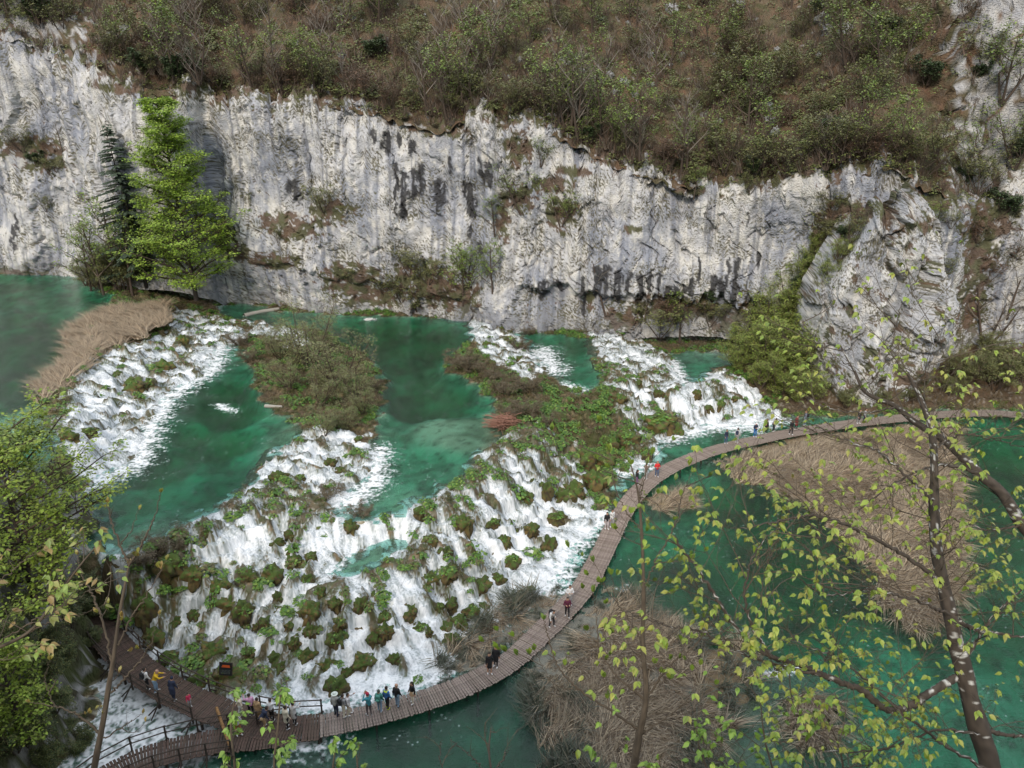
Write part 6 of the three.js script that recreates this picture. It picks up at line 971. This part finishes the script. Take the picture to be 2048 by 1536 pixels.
// ------------------------------------------------------------------ trees close to the viewer, rooted on the near slope
const lichenBark = (p, a) => { const k = 1 + 0.5 * n3(p.x * 18 + Math.cos(a) * 1.5, p.y * 10, p.z * 18 + Math.sin(a) * 1.5); return n3(p.x * 13 + Math.cos(a) * 1.1, p.y * 13, p.z * 13 + Math.sin(a) * 1.1) + 0.5 * n3(p.x * 40 + Math.cos(a) * 2, p.y * 40, p.z * 40) + 0.5 * n3(p.x * 2.5, p.y * 2.5, p.z * 2.5) > 0.78 ? [0.45 * k, 0.45 * k, 0.43 * k] : [0.06 * k, 0.048 * k, 0.038 * k]; };
const plainBark = (p, a) => { const k = 1 + 0.4 * n3(p.x * 12 + Math.cos(a), p.y * 9, p.z * 12 + Math.sin(a)); return [0.085 * k, 0.066 * k, 0.046 * k]; };
const nearLeafMat = new THREE.MeshPhysicalMaterial({ vertexColors: true, roughness: 0.5, transmission: 0.42, thickness: 0, side: THREE.DoubleSide });
function nearLeaf(L, p, dir, nrm, len, wid, c) { // ovate leaf folded along its midrib, curved
  const s = new THREE.Vector3().crossVectors(nrm, dir).normalize(), k = L.P.length / 3, prof = [0, 0.75, 1, 0.8, 0.35, 0];
  for (let i = 0; i < 6; i++) { const f = i / 5, w = prof[i] * wid / 2, sag = -len * 0.22 * f * f, lift = w * 0.35, m = [p.x + dir.x * len * f, p.y + dir.y * len * f + sag, p.z + dir.z * len * f]; L.P.push(m[0] + s.x * w + nrm.x * lift, m[1] + s.y * w + nrm.y * lift, m[2] + s.z * w + nrm.z * lift, ...m, m[0] - s.x * w + nrm.x * lift, m[1] - s.y * w + nrm.y * lift, m[2] - s.z * w + nrm.z * lift); L.C.push(...c, c[0] * 1.15, c[1] * 1.1, c[2] * 1.1, ...c); if (i) { const q = k + (i - 1) * 3; L.I.push(q, q + 3, q + 1, q + 1, q + 3, q + 4, q + 1, q + 4, q + 2, q + 2, q + 4, q + 5); } }
}
const YG = [[0.24, 0.34, 0.035], [0.3, 0.38, 0.05], [0.19, 0.29, 0.03], [0.33, 0.35, 0.06]];
function nearTree(name, label, bark, trunkPts, limbs, o) {
  const r = rng(o.seed), t = thing(name, label, 'tree'), L = { P: [], C: [], I: [] }, buds = { P: [], C: [], I: [] }, V = THREE.Vector3;
  const curve = (pts, dep) => new THREE.CatmullRomCurve3(pts.map(([a, b, d], i) => atD(a, b, d ?? dep[0] + (dep[1] - dep[0]) * i / (pts.length - 1))));
  const ext = (p0) => { const q = p0.clone(); q.y = nearSlopeY(q.x, q.z) - 0.25; return q; };
  const cluster = (p, d) => {
    const k = o.bud ? 3 + r() * 3 : 1 + r() * 3;
    for (let i = 0; i < k; i++) { const c = o.pal[Math.floor(r() * o.pal.length)], v = 0.75 + 0.5 * r(), len = o.leaf * (0.55 + 0.75 * r()), dir = o.bud ? new V(d.x * 0.4 + (r() - 0.5) * 0.7, 0.9, d.z * 0.4 + (r() - 0.5) * 0.7).normalize() : new V(d.x + (r() - 0.5) * 1.7, -0.15 - 0.5 * r(), d.z + (r() - 0.5) * 1.7).normalize(); nearLeaf(L, p, dir, new V((r() - 0.5) * 0.8, 1, (r() - 0.5) * 0.8 + 0.3).normalize(), len, len * (o.bud ? 0.42 : 0.62), [c[0] * v, c[1] * v, c[2] * v]); }
    if (!o.bud && r() < 0.3) { const c = [0.3, 0.16, 0.04]; nearLeaf(L, p, new V((r() - 0.5) * 0.3, -1, (r() - 0.5) * 0.3).normalize(), new V(1, 0.2, 0).normalize(), o.leaf * 0.7, o.leaf * 0.14, c); }
  };
  const twig = (w, p, d, len, rad, lev) => {
    const n = 5, pts = [p.clone()], dir = d.clone().normalize(); for (let i = 1; i < n; i++) { dir.add(new V((r() - 0.5) * 0.5, (r() - 0.42) * 0.45, (r() - 0.5) * 0.5)).normalize(); pts.push(pts[i - 1].clone().addScaledVector(dir, len / (n - 1))); } w.limb(pts, rad, rad * 0.45, lev ? 3 : 4);
    if (lev < (o.depth ?? 2)) { const m = (o.sub ?? 4) - lev; for (let i = 0; i < m; i++) { const f = 0.25 + 0.75 * (i + r()) / m, j = Math.min(n - 2, Math.floor(f * (n - 1))), a = r() * 6.28; twig(w, pts[j].clone().lerp(pts[j + 1], f * (n - 1) - j), dir.clone().add(new V(Math.cos(a) * 0.9, (r() - 0.35) * 0.8, Math.sin(a) * 0.9)), len * (0.4 + 0.35 * r()), rad * 0.55, lev + 1); } }
    for (let i = 1; i < n; i++) if (r() < o.leafy * (lev ? 1 : 0.5)) cluster(pts[i], dir); if (o.leafy && r() < (o.tip ?? 0.8)) cluster(pts[n - 1], dir);
  };
  const tc = curve(trunkPts, o.dep), tp = tc.getPoints(trunkPts.length * 16), tw = new Wood(bark); tw.limb([ext(tp[0]), ...tp], o.r0, o.r1, 14); mesh('trunk', tw.geo(), barkMat, t);
  const all = [[tc, 0.35, o.r1], ...limbs.map((l) => [curve(l.p, l.d ?? o.dep), 0, l.r, l])], fine = new Wood(plainBark);
  for (const [c, from, rad, l] of all) {
    if (l) { const b = new Wood(bark); const raw = c.getPoints(l.p.length * 12), pts = raw.map((q, i) => q.clone().add(new V(n3(q.x * 5, q.y * 5, i), n3(q.y * 5, q.z * 5, i + 9), 0).multiplyScalar(i ? 0.012 : 0))); b.limb(pts, l.r * 0.8, l.r * 0.18, 9); mesh('branch', b.geo(), barkMat, t); }
    const len = c.getLength(), n = Math.round(len * (o.density ?? 7));
    for (let i = 0; i < n; i++) { const u = Math.max(from, 0.12) + (1 - Math.max(from, 0.12)) * (i + r()) / n, p = c.getPointAt(clamp(u)), d = c.getTangentAt(clamp(u)), a = r() * 6.28; twig(fine, p, d.clone().multiplyScalar(0.6).add(new V(Math.cos(a), (r() - 0.3) * 1.1, Math.sin(a))), (o.twig ?? 0.4) * (0.4 + 0.9 * r()), (o.tr ?? 0.005) * (0.7 + 0.6 * r()), 0); }
    if (o.leafy) cluster(c.getPointAt(1), c.getTangentAt(1));
  }
  mesh('twigs', fine.geo(), barkMat, t).userData.kind = 'stuff'; if (L.P.length) mesh('crown', bufGeo(L.P, L.I, L.C), nearLeafMat, t);
  return t;
}
nearTree('lichen_tree', 'gnarled tree with white lichen on its dark trunk and yellow green leaves', lichenBark,
  [[1988, 1570], [1966, 1480], [1946, 1420], [1930, 1350], [1914, 1290], [1900, 1225], [1884, 1160], [1872, 1085], [1868, 1010], [1868, 930], [1862, 860], [1842, 800], [1815, 745]],
  [{ p: [[1912, 1355], [1862, 1384], [1815, 1414], [1776, 1420], [1720, 1380], [1660, 1355], [1600, 1330], [1540, 1312], [1480, 1262], [1430, 1190], [1388, 1130], [1345, 1070]], r: 0.03, d: [4.5, 3.9] },
   { p: [[1640, 1350], [1560, 1332], [1470, 1302], [1400, 1262], [1330, 1250], [1250, 1225]], r: 0.011, d: [4.15, 3.9] }, { p: [[1540, 1312], [1500, 1240], [1490, 1170], [1520, 1090], [1560, 1050]], r: 0.01, d: [4.0, 3.8] },
   { p: [[1945, 1455], [2000, 1468], [2070, 1475]], r: 0.024 }, { p: [[1884, 1165], [1800, 1105], [1720, 1062], [1640, 1032], [1560, 1042], [1480, 1058]], r: 0.016, d: [4.4, 4.0] },
   { p: [[1902, 1235], [1960, 1262], [2020, 1270], [2080, 1282]], r: 0.02 }, { p: [[1868, 1000], [1820, 960], [1760, 905], [1690, 880], [1630, 850]], r: 0.012, d: [4.4, 4.6] },
   { p: [[1985, 1545], [1880, 1485], [1780, 1405], [1680, 1320], [1580, 1280]], r: 0.012, d: [4.4, 4.0] }, { p: [[1925, 1330], [1980, 1240], [2040, 1180], [2080, 1130]], r: 0.012 }, { p: [[1866, 900], [1920, 870], [1990, 880], [2070, 900]], r: 0.009 },
   { p: [[1900, 1230], [1830, 1200], [1740, 1180], [1650, 1190], [1590, 1150]], r: 0.011, d: [4.4, 3.9] }, { p: [[1960, 1470], [1880, 1460], [1760, 1500], [1640, 1500], [1540, 1480]], r: 0.01, d: [4.4, 4.1] }],
  { seed: 401, dep: [4.5, 4.5], r0: 0.06, r1: 0.009, density: 11, twig: 0.45, tr: 0.003, leafy: 0.045, tip: 0.42, leaf: 0.033, pal: YG, sub: 4, depth: 2 });
nearTree('lichen_tree', 'leaning lichen spotted branch tree entering from the picture edge above the other', lichenBark,
  [[2260, 1560], [2210, 1330], [2130, 1140], [2050, 1055], [2002, 985], [1956, 945], [1915, 905], [1880, 875], [1830, 845], [1790, 812], [1732, 785], [1705, 735], [1680, 690]],
  [{ p: [[1956, 945], [1880, 930], [1800, 960], [1740, 1000], [1700, 1040]], r: 0.012, d: [5, 4.7] }, { p: [[1790, 815], [1720, 825], [1650, 812], [1590, 780]], r: 0.008 }, { p: [[1705, 735], [1650, 700], [1600, 640]], r: 0.005 }, { p: [[1732, 785], [1780, 700], [1800, 620], [1840, 560]], r: 0.006 }, { p: [[2040, 1050], [1980, 1060], [1900, 1040], [1830, 1060]], r: 0.01 }, { p: [[1890, 880], [1850, 800], [1860, 720], [1890, 650]], r: 0.006 }],
  { seed: 402, dep: [5, 5.2], r0: 0.05, r1: 0.005, density: 5, twig: 0.5, tr: 0.0034, leafy: 0.03, tip: 0.3, leaf: 0.033, pal: YG, sub: 4, depth: 2 });
nearTree('budding_sapling', 'slim straight tree with upright leaf buds rising in front of the reed bed', plainBark,
  [[1262, 1575], [1278, 1470], [1292, 1400], [1286, 1290], [1287, 1180], [1283, 1060], [1276, 985], [1262, 930]],
  [{ p: [[1287, 1465], [1220, 1420], [1160, 1380], [1115, 1330], [1096, 1275], [1088, 1240]], r: 0.014 }, { p: [[1290, 1400], [1232, 1350], [1200, 1300], [1194, 1240], [1186, 1185]], r: 0.011 }, { p: [[1288, 1290], [1258, 1240], [1230, 1195], [1222, 1150]], r: 0.009 }, { p: [[1286, 1180], [1312, 1120], [1345, 1060], [1362, 1000], [1384, 945]], r: 0.01 }, { p: [[1290, 1400], [1340, 1330], [1390, 1290], [1440, 1220]], r: 0.011 }, { p: [[1283, 1060], [1250, 1020], [1226, 960], [1218, 900]], r: 0.007 }, { p: [[1280, 1000], [1292, 940], [1298, 880]], r: 0.006 }, { p: [[1345, 1060], [1376, 1010], [1400, 990]], r: 0.005 }, { p: [[1280, 1470], [1340, 1430], [1380, 1390], [1400, 1330]], r: 0.008 }, { p: [[1160, 1380], [1110, 1370], [1070, 1300]], r: 0.006 }],
  { seed: 403, dep: [5.5, 5.5], r0: 0.028, r1: 0.004, density: 2.6, twig: 0.32, tr: 0.004, leafy: 0.12, leaf: 0.062, pal: [[0.16, 0.26, 0.03], [0.22, 0.32, 0.04], [0.12, 0.2, 0.025]], bud: true, sub: 2, depth: 1 });
nearTree('budding_sapling', 'slim bare sapling with yellow buds in front of the footbridge', plainBark,
  [[180, 1575], [205, 1450], [218, 1370], [228, 1310], [236, 1250], [250, 1170], [258, 1128]],
  [{ p: [[258, 1130], [240, 1090], [222, 1040], [214, 1005]], r: 0.011 }, { p: [[258, 1130], [286, 1085], [310, 1030], [322, 985]], r: 0.011 }, { p: [[226, 1330], [205, 1240], [185, 1190], [165, 1150], [155, 1110]], r: 0.011 }, { p: [[236, 1290], [266, 1230], [300, 1180], [332, 1120]], r: 0.009 }, { p: [[222, 1385], [265, 1340], [300, 1290], [318, 1230]], r: 0.009 }, { p: [[203, 1472], [160, 1432], [110, 1412], [60, 1405]], r: 0.011 }, { p: [[203, 1480], [250, 1450], [286, 1428]], r: 0.007 }, { p: [[240, 1092], [262, 1060], [278, 1020]], r: 0.006 }, { p: [[110, 1412], [90, 1360], [100, 1320]], r: 0.005 }],
  { seed: 404, dep: [5, 5], r0: 0.02, r1: 0.007, density: 1.6, twig: 0.16, tr: 0.004, leafy: 0.06, leaf: 0.045, pal: [[0.34, 0.32, 0.08], [0.38, 0.28, 0.1], [0.28, 0.3, 0.06]], bud: true, sub: 2, depth: 1 });
nearTree('overhanging_twig', 'leafy twigs reaching in from the picture edge over the dark bank', plainBark,
  [[-160, 1500], [-60, 1330], [60, 1262], [120, 1185], [165, 1125], [205, 1078]],
  [{ p: [[-20, 1300], [60, 1245], [140, 1205], [195, 1168]], r: 0.006 }, { p: [[60, 1262], [110, 1240], [160, 1230], [210, 1210]], r: 0.005 }, { p: [[-60, 1330], [0, 1320], [50, 1290]], r: 0.006 }, { p: [[-80, 1180], [0, 1160], [60, 1110], [95, 1080]], r: 0.006 }],
  { seed: 405, dep: [4.2, 4.2], r0: 0.012, r1: 0.003, density: 5, twig: 0.2, tr: 0.003, leafy: 0.2, leaf: 0.042, pal: [[0.22, 0.33, 0.05], [0.3, 0.33, 0.08], [0.33, 0.24, 0.08]], sub: 2, depth: 1 });
for (const [k, base, label] of [[0, [[478, 1660], [470, 1540], [462, 1450], [470, 1395]], 'leafy green sprig in front of the bridge fork'], [1, [[556, 1660], [548, 1540], [556, 1450], [562, 1378]], 'taller leafy green sprig at the bottom edge in front of the walkers'], [2, [[668, 1660], [664, 1560], [672, 1488]], 'short leafy sprig at the bottom edge over dark water'], [3, [[700, 1680], [716, 1560], [712, 1500]], 'small leaf tipped shoot at the bottom edge'], [4, [[1330, 1680], [1325, 1580], [1318, 1510]], 'leafy shoot at the bottom edge beside the slim tree'], [5, [[1560, 1700], [1555, 1580], [1530, 1480], [1520, 1400]], 'leafy shrub at the bottom edge before the reed bed'], [6, [[1440, 1700], [1430, 1580], [1400, 1500], [1390, 1440]], 'thin leafy shrub before the straw reeds'], [7, [[1700, 1700], [1690, 1590], [1680, 1500], [1650, 1430]], 'leafy shrub before the round straw tussock']])
  nearTree('leafy_sprig', label, plainBark, base, k > 4 ? [{ p: base.map(([a, b], i) => [a + 40 * i, b + 10 * i]), r: 0.006 }, { p: base.map(([a, b], i) => [a - 45 * i, b + 20 * i]), r: 0.006 }] : [], { seed: 420 + k, dep: k > 4 ? [5, 5] : [4, 4], r0: 0.009, r1: 0.003, density: k > 4 ? 6 : 8, twig: k > 4 ? 0.35 : 0.09, tr: 0.0026, leafy: k > 4 ? 0.3 : 0.3, leaf: k > 4 ? 0.042 : 0.034, pal: [[0.2, 0.36, 0.04], [0.26, 0.42, 0.06], [0.15, 0.29, 0.03]], sub: 3, depth: 1 });
nearTree('dead_shrub', 'bare dead twigs at the bottom edge over dark water', (p, a) => [0.07, 0.06, 0.05], [[980, 1680], [985, 1570], [978, 1500], [982, 1455]], [{ p: [[985, 1560], [950, 1520], [920, 1495], [900, 1478]], r: 0.006 }, { p: [[982, 1550], [1010, 1515], [1022, 1490]], r: 0.005 }, { p: [[985, 1570], [900, 1560], [880, 1500], [885, 1480]], r: 0.006 }], { seed: 440, dep: [4.4, 4.4], r0: 0.01, r1: 0.003, density: 7, twig: 0.2, tr: 0.003, leafy: 0, leaf: 0.05, pal: YG, sub: 2, depth: 1 });
console.log('near trees done');
renderer.render(scene, camera);
